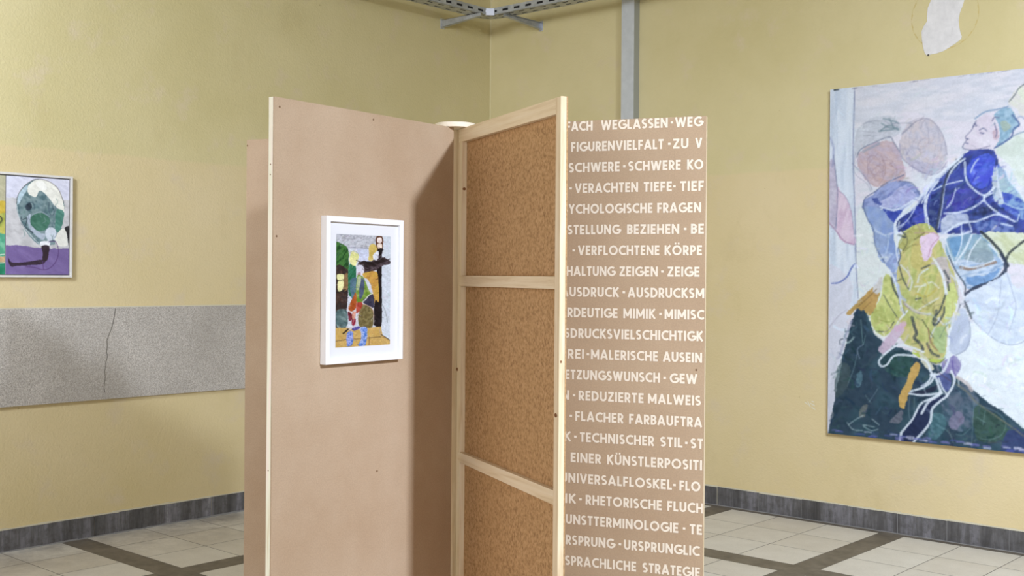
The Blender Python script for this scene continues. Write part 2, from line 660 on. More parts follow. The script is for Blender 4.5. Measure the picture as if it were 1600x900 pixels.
# knot on the inner edge of the hub-side stile and one on the outer end edge
m = MB(); q = on_panel(P_RIGHT, 720, 296, 0.007)
m.poly([(0.0324, 0.009 + 0.006 * math.cos(t * math.pi / 8), q.z + 0.005 * math.sin(t * math.pi / 8)) for t in range(16)])
m.build('knot', M['knot'], P_RIGHT)
q = on_panel(P_RIGHT, 873, 565, 0.004)
m = MB(); m.poly([(0.8004, 0.006 + 0.0025 * math.cos(t * math.pi / 8), q.z + 0.004 * math.sin(t * math.pi / 8)) for t in range(16)])
m.build('knot', M['knot'], P_RIGHT)
for yy, r in ((256, 0.0025), (272, 0.0018), (736, 0.0018)):
    q = on_panel(P_LEFT, 424, yy)
    m = MB(); m.poly([(0.8004, -0.013 + 0.002 * math.cos(t * math.pi / 8), q.z + r * math.sin(t * math.pi / 8)) for t in range(16)])
    m.build('knot', M['knot'], P_LEFT)

# ------------------------------------------------------------------ lettering on the text panel


def arc(cx, cy, rx, ry, a0, a1, n=12):
    return [(cx + rx * math.cos(math.radians(a0 + (a1 - a0) * i / n)), cy + ry * math.sin(math.radians(a0 + (a1 - a0) * i / n))) for i in range(n + 1)]


SW = 0.2           # stroke weight in cap heights
h = SW / 2
LO, HI = h, 1 - h
GL = {}


def g(ch, w, *st): GL[ch] = (w, st)


g('A', .82, [(h * .8, 0), (.41, 1)], [(.82 - h * .8, 0), (.41, 1)], [(.2, .28), (.62, .28)])
g('B', .58, [(h, 0), (h, 1)], [(h, HI)] + arc(.30, .745, .19, .745 - .49 - 0.0 + (HI - .745) * 0, 90, -90) if False else [(h, HI), (.28, HI)] + arc(.28, (HI + .52) / 2, .2, (HI - .52) / 2, 90, -90) + [(h, .52)],
  [(h, .52), (.29, .52)] + arc(.29, (LO + .52) / 2, .21, (.52 - LO) / 2, 90, -90) + [(h, LO)])
g('C', .74, arc(.5, .5, .41, HI - .5, 52, 308, 18))
g('D', .74, [(h, 0), (h, 1)], [(h, HI), (.26, HI)] + arc(.26, .5, .39, HI - .5, 90, -90, 16) + [(h, LO)])
g('E', .52, [(h, 0), (h, 1)], [(h, HI), (.52, HI)], [(h, .5), (.48, .5)], [(h, LO), (.52, LO)])
g('F', .5, [(h, 0), (h, 1)], [(h, HI), (.5, HI)], [(h, .47), (.46, .47)])
g('G', .86, arc(.5, .5, .41, HI - .5, 50, 360, 20) , [(.5, .47), (.86, .47)])
g('H', .72, [(h, 0), (h, 1)], [(.72 - h, 0), (.72 - h, 1)], [(h, .5), (.72 - h, .5)])
g('I', SW, [(h, 0), (h, 1)])
g('J', .4, [(.4 - h, 1), (.4 - h, .27)] + arc(.13, .27, .18, .18, 0, -100, 8))
g('K', .66, [(h, 0), (h, 1)], [(.6, 1), (h, .43)], [(.24, .52), (.62, 0)])
g('L', .48, [(h, 0), (h, 1)], [(h, LO), (.48, LO)])
g('M', .9, [(h, 0), (h, 1)], [(.9 - h, 0), (.9 - h, 1)], [(h, .96), (.45, .22)], [(.9 - h, .96), (.45, .22)])
g('N', .76, [(h, 0), (h, 1)], [(.76 - h, 0), (.76 - h, 1)], [(h, .96), (.76 - h, .04)])
g('O', .98, arc(.49, .5, .49 - h, HI - .5, 0, 360, 28))
g('P', .56, [(h, 0), (h, 1)], [(h, HI), (.28, HI)] + arc(.28, (HI + .42) / 2, .2, (HI - .42) / 2, 90, -90) + [(h, .42)])
g('R', .6, [(h, 0), (h, 1)], [(h, HI), (.29, HI)] + arc(.29, (HI + .42) / 2, .2, (HI - .42) / 2, 90, -90) + [(h, .42)], [(.26, .43), (.54, 0)])
g('S', .56, arc(.285, .705, .19, HI - .705, 38, 235, 12) + arc(.27, .29, .2, .29 - LO, 62, -142, 14))
g('T', .56, [(.28, 0), (.28, 1)], [(0, HI), (.56, HI)])
g('U', .7, [(h, 1), (h, .36)] + arc(.35, .36, .35 - h, .36 - LO, 180, 360, 14) + [(.7 - h, 1)])
g('V', .76, [(h * .8, 1), (.38, 0)], [(.76 - h * .8, 1), (.38, 0)])
g('W', 1.12, [(h * .8, 1), (.32, 0)], [(.32, 0), (.56, .95)], [(.56, .95), (.8, 0)], [(.8, 0), (1.12 - h * .8, 1)])
g('Y', .7, [(h * .8, 1), (.35, .45)], [(.7 - h * .8, 1), (.35, .45)], [(.35, .5), (.35, 0)])
g('Z', .62, [(.03, HI), (.6, HI)], [(.53, HI), (.08, LO)], [(.02, LO), (.62, LO)])
g('·', .2, [(0, .5), (.2, .5)])
for u, base in (('Ö', 'O'), ('Ü', 'U')):
    w, st = GL[base]
    GL[u] = (w, tuple(st) + ([(w / 2 - .25, 1.17), (w / 2 - .08, 1.17)], [(w / 2 + .08, 1.17), (w / 2 + .25, 1.17)]))
LSP = 0.135


def natural(word): return sum(GL[c][0] for c in word) + LSP * (len(word) - 1)


def clip(c, xmax):
    """cut a stroke quad at the board's edge"""
    out_ = []
    for i in range(len(c)):
        p, q = c[i], c[(i + 1) % len(c)]
        if p[0] <= xmax: out_.append(p)
        if (p[0] <= xmax) != (q[0] <= xmax):
            t = (xmax - p[0]) / (q[0] - p[0])
            out_.append((xmax, p[1] + t * (q[1] - p[1])))
    return out_


def word(mb, text, x0, sx, z0, cap, lo_lim, hi_lim):
    x = x0
    for ch in text:
        w, strokes = GL[ch]
        for ks, st in enumerate(strokes):
            dep = -0.0006 - 2.5e-5 * (ks + 1)
            pl = [(x + px_ * sx, z0 + py_ * cap) for px_, py_ in st]
            closed = abs(pl[0][0] - pl[-1][0]) + abs(pl[0][1] - pl[-1][1]) < 1e-6
            L, R = [], []
            hw = SW * cap / 2
            for i, p in enumerate(pl):
                a = pl[i - 1] if i > 0 else (pl[-2] if closed else None)
                c = pl[i + 1] if i < len(pl) - 1 else (pl[1] if closed else None)
                ds = []
                if a: ds.append(Vector((p[0] - a[0], p[1] - a[1])))
                if c: ds.append(Vector((c[0] - p[0], c[1] - p[1])))
                ds = [d.normalized() for d in ds if d.length > 1e-9]
                d = sum(ds, Vector((0, 0))).normalized()
                k = 1 / max(0.55, d.dot(ds[0]))
                nrm = Vector((-d.y, d.x)) * hw * k
                if ch == '·': nrm *= 0.95
                L.append((p[0] + nrm.x, p[1] + nrm.y)); R.append((p[0] - nrm.x, p[1] - nrm.y))
            for i in range(len(pl) - 1):
                q = clip([L[i], L[i + 1], R[i + 1], R[i]], hi_lim)
                if len(q) > 2 and max(v[0] for v in q) > lo_lim and min(v[0] for v in q) > lo_lim:
                    mb.poly([(v[0], dep, v[1]) for v in reversed(q)])
        x += (w + LSP) * sx


ROWS = [
    [('EINF', 'ACH', 893, 926), ('', 'WEGLASSEN', 939.4, 1043.4), ('', '·', 1048, 1052), ('', 'WEG', 1055, 1097.5)],
    [('', 'FIGURENVIELFALT', 892.5, 1036.8), ('', '·', 1043.8, 1047.8), ('', 'ZU', 1051.5, 1075.8), ('', 'V', 1086.8, 1096.9)],
    [('', 'SCHWERE', 888.8, 968.3), ('', '·', 973.5, 977.5), ('', 'SCHWERE', 982, 1063.6), ('', 'KO', 1073.8, 1098.9)],
    [('', '·', 889.7, 893.7), ('', 'VERACHTEN', 898.3, 997), ('', 'TIEFE', 1005.8, 1049.8), ('', '·', 1051.8, 1055.8), ('', 'TIEF', 1062.8, 1099.8)],
    [('PS', 'YCHOLOGISCHE', 888.8, 1019.4), ('', 'FRAGEN', 1027, 1095.4)],
    [('DAR', 'STELLUNG', 886.8, 968.8), ('', 'BEZIEHEN', 979.8, 1061.3), ('', '·', 1068.6, 1072.6), ('', 'BE', 1079.5, 1099.8)],
    [('', '·', 894.6, 898.6), ('', 'VERFLOCHTENE', 903.2, 1030.4), ('', 'KÖRPE', 1038.5, 1096.9)],
    [('KÖRPER', 'HALTUNG', 885.3, 960.8), ('', 'ZEIGEN', 967.8, 1027.8), ('', '·', 1033, 1037), ('', 'ZEIGE', 1043, 1093)],
    [('A', 'USDRUCK', 890, 967), ('', '·', 972.7, 976.7), ('', 'AUSDRUCKSM', 981, 1100.4)],
    [('MEH', 'RDEUTIGE', 886.7, 965), ('', 'MIMIK', 974, 1024), ('', '·', 1030, 1034), ('', 'MIMISC', 1038.6, 1100.4)],
    [('AUS', 'DRUCKSVIELSCHICHTIGK', 891.7, 1098.3)],
    [('MALE', 'REI', 887, 912.5), ('', '·', 916.6, 920.6), ('', 'MALERISCHE', 923.5, 1028), ('', 'AUSEIN', 1036, 1097)],
    [('SE', 'TZUNGSWUNSCH', 891.7, 1031), ('', '·', 1036.6, 1040.6), ('', 'GEW', 1046.7, 1089.4)],
    [('', 'N', 878.5, 889), ('', '·', 895, 899), ('', 'REDUZIERTE', 904, 1005.6), ('', 'MALWEIS', 1012.5, 1095)],
    [('', '·', 890, 894), ('', 'FLACHER', 899, 974), ('', 'FARBAUFTRA', 983, 1097)],
    [('', 'K', 882, 891.7), ('', '·', 897, 901), ('', 'TECHNISCHER', 906, 1022), ('', 'STIL', 1031.7, 1066.4), ('', '·', 1070.5, 1074.5), ('', 'ST', 1079, 1099)],
    [('', 'N', 873.5, 883.5), ('', 'EINER', 891.7, 939), ('', 'KÜNSTLERPOSITI', 948.6, 1097)],
    [('U', 'NIVERSALFLOSKEL', 888, 1050), ('', '·', 1052, 1056), ('', 'FLO', 1061.7, 1094.4)],
    [('RHETOR', 'IK', 883, 899.7), ('', '·', 905, 909), ('', 'RHETORISCHE', 915, 1034), ('', 'FLUCH', 1042.8, 1099)],
    [('K', 'UNSTTERMINOLOGIE', 884, 1059.7), ('', '·', 1067, 1071), ('', 'TE', 1077.8, 1097)],
    [('U', 'RSPRUNG', 884, 960), ('', '·', 966.6, 970.6), ('', 'URSPRUNGLIC', 975, 1093)],
    [('', 'SPRACHLICHE', 883, 994), ('', 'STRATEGIE', 1004, 1093.6)],
]
zA = on_panel(P_TEXT, 1076, 190.3).z
zB = on_panel(P_TEXT, 1015, 887.5).z
step = (zA - zB) / 21
CAP = 0.0308
print('rows', zA, zB, step, on_panel(P_TEXT, 887, 190), on_panel(P_TEXT, 1103.5, 181))
for i, row in enumerate(ROWS):
    zc = zA - i * step
    mb = MB()
    ypix = 190.3 + (887.5 - 190.3) * i / 21
    for pre, txt, x0, x1 in row:
        a, c = on_panel(P_TEXT, x0, ypix).x, on_panel(P_TEXT, x1, ypix).x
        sx = (c - a) / natural(txt)
        full = pre + txt
        xs0 = a - (natural(pre) + LSP) * sx if pre else a
        cap = CAP if txt != '·' else CAP
        if txt == '·':
            mb.poly([(a, -0.0006, zc - 0.0035), (c, -0.0006, zc - 0.0035), (c, -0.0006, zc + 0.0035), (a, -0.0006, zc + 0.0035)])
        else:
            word(mb, full, xs0, sx, zc - CAP / 2, CAP, 0.078, 0.7985)
    mb.build('text_line', M['letter'], P_TEXT)

# ------------------------------------------------------------------ painted surfaces


class Paint:
    """oil colour laid on a fine grid of points; u, v are drawing coordinates of those points"""

    def __init__(s, U, V, seed=1):
        s.U, s.V = U, V
        s.C = np.zeros(U.shape + (3,))
        s.rng = np.random.RandomState(seed)
        s.ws = (1.0, 1.0)
        s.cache = [s.vnoise(4) for _ in range(6)]
        s.k = 0

    def vnoise(s, su, sv=None, ang=0.0):
        sv = sv or su
        ca, sa = math.cos(ang), math.sin(ang)
        x = (s.U * ca + s.V * sa) / su
        y = (-s.U * sa + s.V * ca) / sv
        T = s.rng.rand(64, 64)
        xi, yi = np.floor(x).astype(int), np.floor(y).astype(int)
        fx, fy = x - xi, y - yi
        fx, fy = fx * fx * (3 - 2 * fx), fy * fy * (3 - 2 * fy)
        A = T[xi % 64, yi % 64]; B = T[(xi + 1) % 64, yi % 64]
        Cc = T[xi % 64, (yi + 1) % 64]; D = T[(xi + 1) % 64, (yi + 1) % 64]
        return (A * (1 - fx) + B * fx) * (1 - fy) + (Cc * (1 - fx) + D * fx) * fy

    def blend(s, mask, col):
        s.C += (np.asarray(col, float) - s.C) * mask[..., None]

    def spline(s, pts, n=6, closed=False):
        p = [np.array(q, float) for q in pts]
        if len(p) < 3: return p
        out_ = []
        N = len(p)
        for i in range(N if closed else N - 1):
            p0 = p[(i - 1) % N] if closed or i > 0 else p[0]
            p1, p2 = p[i], p[(i + 1) % N]
            p3 = p[(i + 2) % N] if closed or i + 2 < N else p[-1]
            for k in range(n):
                t = k / n
                out_.append(0.5 * ((2 * p1) + (-p0 + p2) * t + (2 * p0 - 5 * p1 + 4 * p2 - p3) * t * t + (-p0 + 3 * p1 - 3 * p2 + p3) * t ** 3))
        if not closed: out_.append(p[-1])
        return out_

    def fill(s, pts, col, alpha=1.0, smooth=True, wob=1.2, var=14, vs_=(6, 3), ang=0.6, col2=None):
        p = s.spline(pts, 5, True) if smooth else [np.array(q, float) for q in pts]
        U = s.U + (s.vnoise(5) - .5) * 2 * wob
        V = s.V + (s.vnoise(5) - .5) * 2 * wob
        x = np.array([q[0] for q in p]); y = np.array([q[1] for q in p])
        box = (U > x.min()) & (U < x.max()) & (V > y.min()) & (V < y.max())
        ins = np.zeros(U.shape, bool)
        ub, vb = U[box], V[box]
        r = np.zeros(ub.shape, bool)
        for i in range(len(p)):
            j = (i + 1) % len(p)
            if y[i] == y[j]: continue
            r ^= ((y[i] > vb) != (y[j] > vb)) & (ub < (x[j] - x[i]) * (vb - y[i]) / (y[j] - y[i]) + x[i])
        ins[box] = r
        n = s.vnoise(vs_[0], vs_[1], ang)
        n2 = s.vnoise(vs_[0] * 2.5, vs_[1] * 3, ang)
        c = np.asarray(col, float)[None, None, :] + ((n - .5) * 2 * var)[..., None]
        if col2 is not None:
            k = np.clip((n2 * .6 + n * .4 - .35) / .3, 0, 1)[..., None]
            c = c * (1 - k) + (np.asarray(col2, float)[None, None, :] + ((n - .5) * var)[..., None]) * k
        a = ins[..., None] * alpha
        s.C += (c - s.C) * a

    def stroke(s, pts, w, col, alpha=0.9, dry=0.25, smooth=True):
        p = s.spline(pts, 5) if smooth else [np.array(q, float) for q in pts]
        pw = max(3, w * 2)
        x = np.array([q[0] for q in p]); y = np.array([q[1] for q in p])
        box = (s.U > x.min() - pw) & (s.U < x.max() + pw) & (s.V > y.min() - pw) & (s.V < y.max() + pw)
        ub, vb = s.U[box], s.V[box]
        d = np.full(ub.shape, 1e9)
        for i in range(len(p) - 1):
            ax, ay = p[i]; dx, dy = p[i + 1] - p[i]
            L = dx * dx + dy * dy + 1e-9
            t = np.clip(((ub - ax) * dx + (vb - ay) * dy) / L, 0, 1)
            d = np.minimum(d, (ub - ax - t * dx) ** 2 + (vb - ay - t * dy) ** 2)
        d = np.sqrt(d)
        s.k += 1
        n = s.cache[s.k % 6][box]
        w = w * (s.ws[0] if sum(col) > 560 else s.ws[1])
        ww = w / 2 * (0.75 + 0.5 * n)
        a = np.clip((ww - d) / 0.7 + 0.5, 0, 1) * alpha * (1 - dry * (n > .6))
        s.C[box] += (np.asarray(col, float) - s.C[box]) * a[:, None]

    def scribble(s, cx, cy, rx, ry, n, w, col, alpha=0.4):
        for _ in range(n):
            a0 = s.rng.rand() * 6.28
            k = 0.3 + 0.6 * s.rng.rand()
            ox, oy = cx + rx * (s.rng.rand() - .5) * .7, cy + ry * (s.rng.rand() - .5) * .7
            sp = 0.8 + 1.6 * s.rng.rand()
            e = 0.5 + s.rng.rand()
            pts = [(ox + rx * k * e * math.cos(a0 + t) * (0.8 + .4 * s.rng.rand()), oy + ry * k / e * math.sin(a0 + t) * (0.8 + .4 * s.rng.rand())) for t in np.linspace(0, sp, 5)]
            s.stroke(pts, w, col, alpha * (0.5 + 0.6 * s.rng.rand()))

    def dabs(s, n, box, L, w, gain=14, ang=None, alpha=0.35):
        """short brush marks in slightly lighter and darker versions of what lies below"""
        for _ in range(n):
            x = box[0] + s.rng.rand() * (box[2] - box[0])
            y = box[1] + s.rng.rand() * (box[3] - box[1])
            i = np.unravel_index(np.argmin((s.U[::6, ::6] - x) ** 2 + (s.V[::6, ::6] - y) ** 2), s.U[::6, ::6].shape)
            c = s.C[i[0] * 6, i[1] * 6] + (s.rng.rand() - .5) * 2 * gain + (s.rng.rand(3) - .5) * gain
            a = s.rng.rand() * 6.28 if ang is None else ang + (s.rng.rand() - .5)
            l = L * (0.5 + s.rng.rand())
            b = s.rng.rand() - .5
            s.stroke([(x, y), (x + l * .5 * math.cos(a), y + l * .5 * math.sin(a)), (x + l * math.cos(a + b), y + l * math.sin(a + b))], w * (.6 + .8 * s.rng.rand()), c, alpha)

    def finish(s, sat=0.88, grain=0.06, soft=1):
        C = s.C
        for _ in range(soft):
            P = np.pad(C, ((1, 1), (1, 1), (0, 0)), mode='edge')
            C = (P[1:-1, 1:-1] * 2 + P[:-2, 1:-1] + P[2:, 1:-1] + P[1:-1, :-2] + P[1:-1, 2:]) / 6
        g_ = C.mean(-1, keepdims=True)
        C = g_ + (C - g_) * sat
        n = (s.vnoise(2.0, 1.1, .5) + s.vnoise(1.0, .7, -.6) - 1)
        s.C = C * (1 + grain * n[..., None] * 2)


def painted_sheet(name, parent, P3, paint, mat, gain=1.0):
    """P3: grid of 3-D points, in the parent's local axes (or the room's)"""
    n, k = P3.shape[:2]
    me = bpy.data.meshes.new(name)
    idx = np.arange(n * k).reshape(n, k)
    q = np.stack([idx[:-1, :-1], idx[1:, :-1], idx[1:, 1:], idx[:-1, 1:]], -1).reshape(-1, 4)
    me.vertices.add(n * k)
    me.vertices.foreach_set('co', P3.reshape(-1))
    me.loops.add(q.size)
    me.loops.foreach_set('vertex_index', q.reshape(-1))
    me.polygons.add(len(q))
    me.polygons.foreach_set('loop_start', np.arange(0, q.size, 4))
    me.update(calc_edges=True)
    at = me.color_attributes.new('paint', 'FLOAT_COLOR', 'POINT')
    c = np.ones((n * k, 4))
    c[:, :3] = lin(np.clip(paint.C.reshape(-1, 3), 0, 255)) * gain
    at.data.foreach_set('color', c.reshape(-1))
    me.materials.append(mat)
    o = bpy.data.objects.new(name, me)
    COL.objects.link(o)
    o.parent = parent
    return o


def project(P3):
    """drawing coordinates of points given in the room's axes"""
    x = P3[..., 0] * math.cos(TH) + P3[..., 1] * math.sin(TH)
    y = -P3[..., 0] * math.sin(TH) + P3[..., 1] * math.cos(TH)
    a = FPX * x / y
    b_ = -FPX * (P3[..., 2] - EYE) / y
    c, s = math.cos(ROLL), math.sin(ROLL)
    return 800 + c * a - s * b_, CY + s * a + c * b_


# ---------- the large unframed painting on the right wall
DEP = 0.032
TLp, BLp = on_right(1297, 141, DEP), on_right(1293.5, 677, DEP)
X0 = (TLp.x + BLp.x) / 2
X1 = X0 + 1.72
Z1, Z0 = TLp.z, BLp.z
Z1 = (on_right(1297, 141, DEP).z + on_right(1599, 106, DEP).z) / 2
Z0 = (on_right(1294, 677, DEP).z + on_right(1599, 708.5, DEP).z) / 2
print('painting', X0, X1, Z0, Z1)
big = empty('painting', (X0, WR - 0.0005, Z0), 0, 'large unframed painting of a blue and yellow tangled figure on the right wall', 'painting')
m = MB()
m.box(0, X1 - X0, -DEP + 0.0004, 0, 0, Z1 - Z0)
m.build('canvas_sides', M['raw'], big)
nx, nz = 420, 520
gx, gz = np.meshgrid(np.linspace(0, X1 - X0, nx), np.linspace(0, Z1 - Z0, nz), indexing='ij')
P3 = np.stack([gx, np.full_like(gx, -DEP - 0.0002), gz], -1)
U, V = project(P3 + np.array([X0, WR, Z0]))
p = Paint(U, V, 3)
p.ws = (1.45, 1.2)


def zz(ox, oy, k): return lambda *l: [(ox + x / k, oy + y / k) for x, y in l]


A = zz(1290, 100, 5.625); Bq = zz(1440, 100, 5.625); Cq = zz(1290, 250, 5.625); Dq = zz(1440, 250, 5.625)
Eq = zz(1290, 400, 5.625); Fq = zz(1440, 400, 5.625); Gq = zz(1290, 550, 5.625); Hq = zz(1440, 550, 5.625)
T3 = zz(1280, 90, 2.903); T4 = zz(1280, 390, 2.728)
WHT = (226, 229, 238)
# ground
p.fill([(1200, 0), (1900, 0), (1900, 900), (1200, 900)], (218, 218, 226), smooth=False, var=10, vs_=(14, 5), ang=-.2, col2=(222, 212, 222))
p.fill([(1290, 100), (1900, 60), (1900, 200), (1500, 190), (1420, 175), (1335, 200)], (212, 209, 219), .8, var=8, vs_=(16, 4), ang=-.15, col2=(224, 216, 222))
p.fill([(1340, 330), (1420, 300), (1440, 380), (1400, 440), (1345, 480)], (222, 226, 222), .8, var=6)
p.fill([(1480, 640 - 130), (1900, 500), (1900, 760), (1650, 740), (1560, 660), (1500, 600)], (230, 234, 240), 1, var=8, vs_=(10, 5), ang=.5)
# left edge strip
p.fill([(1280, 120), (1336, 120), (1335, 250), (1338, 420), (1342, 470), (1325, 500), (1295, 700), (1280, 700)], (206, 214, 230), .9, smooth=False, var=10, vs_=(4, 30), ang=0, col2=(222, 226, 236))
p.fill([(1280, 430), (1330, 440), (1326, 490), (1312, 560), (1300, 690), (1280, 700)], (214, 208, 222), .7, var=8, vs_=(5, 20))
p.fill([(1304, 130), (1309, 250), (1308, 130)], (190, 200, 220), .6)
p.stroke([(1335.5, 138), (1334, 190), (1333, 250), (1336, 340), (1338, 420), (1341, 466)], 1.5, (128, 130, 165), .8)
p.fill(Cq((25, 60), (70, 0), (100, 200), (105, 600), (60, 580), (25, 520)), (192, 172, 196), .75, var=14, col2=(206, 190, 206))
p.fill(Cq((100, 250), (140, 290), (185, 340), (230, 470), (250, 640), (256, 745), (160, 715), (100, 630)), (214, 178, 204), .95, var=9, vs_=(4, 14), ang=.3, col2=(224, 196, 214))
p.stroke(Cq((70, -40), (95, 180), (105, 300), (90, 600)), 1.6, (120, 120, 155), .7)
p.stroke(Cq((100, 260), (180, 330), (230, 480), (256, 740)), 1.2, (150, 130, 165), .6)
p.stroke(Cq((30, 550), (90, 620), (160, 710), (250, 745)), 1.6, (160, 110, 150), .7)
p.stroke(A((40, 650), (70, 740), (60, 900)), 3, (140, 145, 190), .5)
p.stroke(Eq((255, 70), (225, 110), (190, 180), (120, 232), (55, 240)), 2.0, (88, 100, 178), .9)
p.stroke(Eq((30, 630), (110, 530), (190, 470)), .9, (150, 140, 160), .5)
# sketched heads, upper left
p.fill(A((250, 700), (300, 560), (420, 470), (560, 460), (660, 520), (640, 620), (470, 680), (330, 740), (270, 820)), (196, 196, 206), .8, var=12, vs_=(5, 2), ang=-.6)
p.scribble(1362, 200, 28, 16, 9, .9, (128, 128, 148), .45)
for q in (((480, 590), (560, 540), (640, 580)), ((490, 520), (560, 560), (630, 560)), ((510, 480), (590, 500), (640, 520)), ((470, 590), (640, 570)), ((560, 480), (600, 560))):
    p.stroke(A(*q), 2.2, (112, 132, 142), .65)
p.fill(A((290, 790), (360, 730), (480, 680), (590, 690), (660, 800), (700, 930), (690, 1010), (590, 1060), (480, 1080), (380, 1050), (320, 960), (280, 880)), (202, 172, 174), .95, var=12, vs_=(4, 2), ang=.5, col2=(190, 168, 184))
p.scribble(1371, 262, 24, 26, 16, .9, (150, 118, 128), .5)
p.scribble(1376, 270, 16, 16, 8, .9, (196, 150, 130), .55)
p.stroke(A((275, 820), (310, 750), (430, 690), (560, 640), (600, 690), (690, 830)), 1.6, (120, 122, 145), .75)
p.stroke(A((330, 770), (470, 700)), 3.5, (150, 156, 175), .7)
p.fill(T3((365, 400), (385, 320), (450, 275), (520, 290), (570, 370), (578, 455), (545, 520), (490, 528), (420, 495), (375, 450)), (200, 192, 206), .95, var=10, vs_=(4, 3), ang=.8, col2=(208, 192, 196))
p.fill(T3((395, 450), (450, 470), (520, 480), (560, 470), (540, 525), (480, 530), (410, 490)), (184, 176, 200), .8)
p.scribble(1443, 225, 30, 33, 14, .9, (140, 130, 156), .45)
p.scribble(1440, 222, 18, 18, 6, .9, (180, 152, 160), .5)
p.stroke(T3((375, 345), (440, 290), (500, 280), (560, 350), (580, 440)), 1.1, (140, 134, 158), .7)
p.stroke(T3((330, 300), (420, 300), (380, 345)), 1.3, (128, 132, 150), .6)
p.stroke(T3((365, 390), (380, 460), (480, 525), (545, 520), (580, 470)), 1.1, (135, 128, 158), .75)
p.stroke(T3((150, 480), (215, 550), (240, 600)), 1.2, (130, 130, 160), .7)
p.stroke(T3((165, 430), (160, 520), (215, 570), (235, 610)), 1, (150, 148, 170), .6)
# violet hood and sleeve
p.fill(Cq((325, 420), (345, 350), (430, 290), (530, 215), (660, 180), (770, 225), (835, 310), (760, 380), (640, 450), (500, 430), (400, 430)), (132, 142, 194), 1, var=14, vs_=(5, 2), ang=-.6, col2=(150, 158, 206))
p.fill(Cq((470, 385), (560, 320), (680, 225), (760, 270), (790, 325), (700, 395), (580, 420)), (166, 166, 214), 1, var=10, col2=(180, 180, 220))
p.fill(Cq((415, 340), (450, 340), (500, 390), (430, 380)), (70, 82, 160), .9)
p.fill(Cq((340, 415), (470, 420), (560, 500), (610, 570), (600, 700), (640, 800), (640, 905), (500, 905), (445, 780), (415, 620), (370, 520)), (150, 166, 206), 1, var=14, vs_=(4, 7), ang=.4, col2=(128, 148, 202))
p.fill(Eq((460, -10), (650, -10), (640, 100), (720, 280), (710, 380), (650, 350), (590, 200), (540, 80)), (148, 162, 208), 1, var=16, vs_=(3, 7), col2=(190, 198, 222))
for q in (((430, 620), (520, 660), (580, 640)), ((560, 650), (540, 800), (520, 890)), ((370, 540), (450, 620), (550, 680))):
    p.stroke(Cq(*q), 1.6, (196, 206, 226), .7)
p.stroke(Cq((330, 430), (345, 340), (440, 275), (530, 205), (690, 130)), 1.4, (88, 96, 135), .85)
p.stroke(Cq((650, 185), (760, 205), (825, 300)), 1.6, (96, 105, 140), .8)
p.stroke(Cq((335, 420), (370, 520), (420, 610), (440, 760), (520, 900)), 1.7, (92, 104, 140), .8)
# dark blue jacket
BL, NV, BR = (66, 76, 168), (48, 56, 120), (72, 86, 214)
p.fill(T3((345, 790), (365, 730), (430, 680), (480, 610), (540, 545), (610, 480), (665, 432), (740, 415), (795, 425), (812, 480), (815, 570), (860, 640), (960, 720), (1010, 760), (1000, 800), (900, 810), (800, 800), (700, 800), (600, 800), (520, 790), (430, 780)), BL, 1, var=20, vs_=(5, 3), ang=-.6, col2=NV)
p.fill(T3((680, 480), (740, 440), (790, 450), (795, 520), (770, 580), (710, 590), (670, 540)), (78, 96, 214), 1, var=26, vs_=(3, 3), col2=(60, 72, 206))
p.fill(Dq((430, 110), (500, 20), (640, 0), (630, 120), (560, 220), (470, 220)), (84, 102, 218), 1, var=28, vs_=(4, 4), col2=(64, 70, 204))
p.fill(Dq((270, 290), (400, 250), (470, 300), (440, 400), (300, 450), (200, 460)), (70, 66, 178), 1, var=22, col2=(60, 64, 148))
p.fill(Dq((100, 270), (190, 200), (160, 560), (100, 600), (60, 500)), (40, 50, 120), 1, var=16, col2=(66, 78, 130))
p.fill(Dq((80, 290), (250, 130), (330, 30), (330, 70), (220, 200), (120, 290)), (92, 104, 172), 1, var=14, col2=(60, 70, 160))
p.fill(Dq((300, 20), (360, -10), (220, 170), (200, 220), (230, 100)), (58, 62, 84), .9, var=14)
p.fill(Dq((420, 500), (520, 420), (640, 420), (680, 460), (560, 520), (460, 520)), (44, 52, 96), 1, var=20, col2=(60, 74, 150))
p.fill(Dq((440, 560), (600, 530), (760, 560), (820, 620), (700, 640), (520, 630)), (58, 74, 150), 1, var=26, col2=(100, 116, 180))
p.fill(Cq((640, 600), (720, 500), (840, 380), (870, 500), (830, 570), (720, 600)), (44, 54, 142), 1, var=20, col2=(60, 70, 180))
p.fill(Cq((500, 430), (600, 450), (680, 440), (640, 520), (600, 550)), (54, 70, 170), 1, var=16)
p.fill(Dq((660, 60), (720, 80), (790, 190), (890, 340), (900, 400), (740, 370), (690, 250)), (150, 172, 204), 1, var=14, vs_=(4, 6), col2=(164, 186, 196))
p.fill(Dq((700, 290), (800, 300), (900, 370), (1000, 420), (1000, 520), (860, 520), (740, 440), (640, 370)), (70, 88, 190), 1, var=22, col2=(120, 150, 196))
p.fill(Dq((640, 50), (670, 180), (720, 380), (640, 350), (620, 200)), (206, 212, 214), .85, var=10)
for _ in range(120):
    x, y = 1350 + p.rng.rand() * 250, 240 + p.rng.rand() * 125
    k = p.rng.rand()
    ins = (y > 365 - (x - 1400) * .95 and x > 1400 and x < 1560)
    if ins:
        dx, dy = (p.rng.rand() - .5) * 16, (p.rng.rand() - .5) * 16
        p.stroke([(x, y), (x + dx, y + dy * .4), (x + dx * 1.4, y + dy)], .8 + p.rng.rand(), (90, 104, 200) if k > .5 else ((40, 44, 110) if k > .2 else (170, 180, 220)), .5)
p.dabs(170, (1385, 238, 1600, 368), 12, 2.0, 34, -.7, .55)
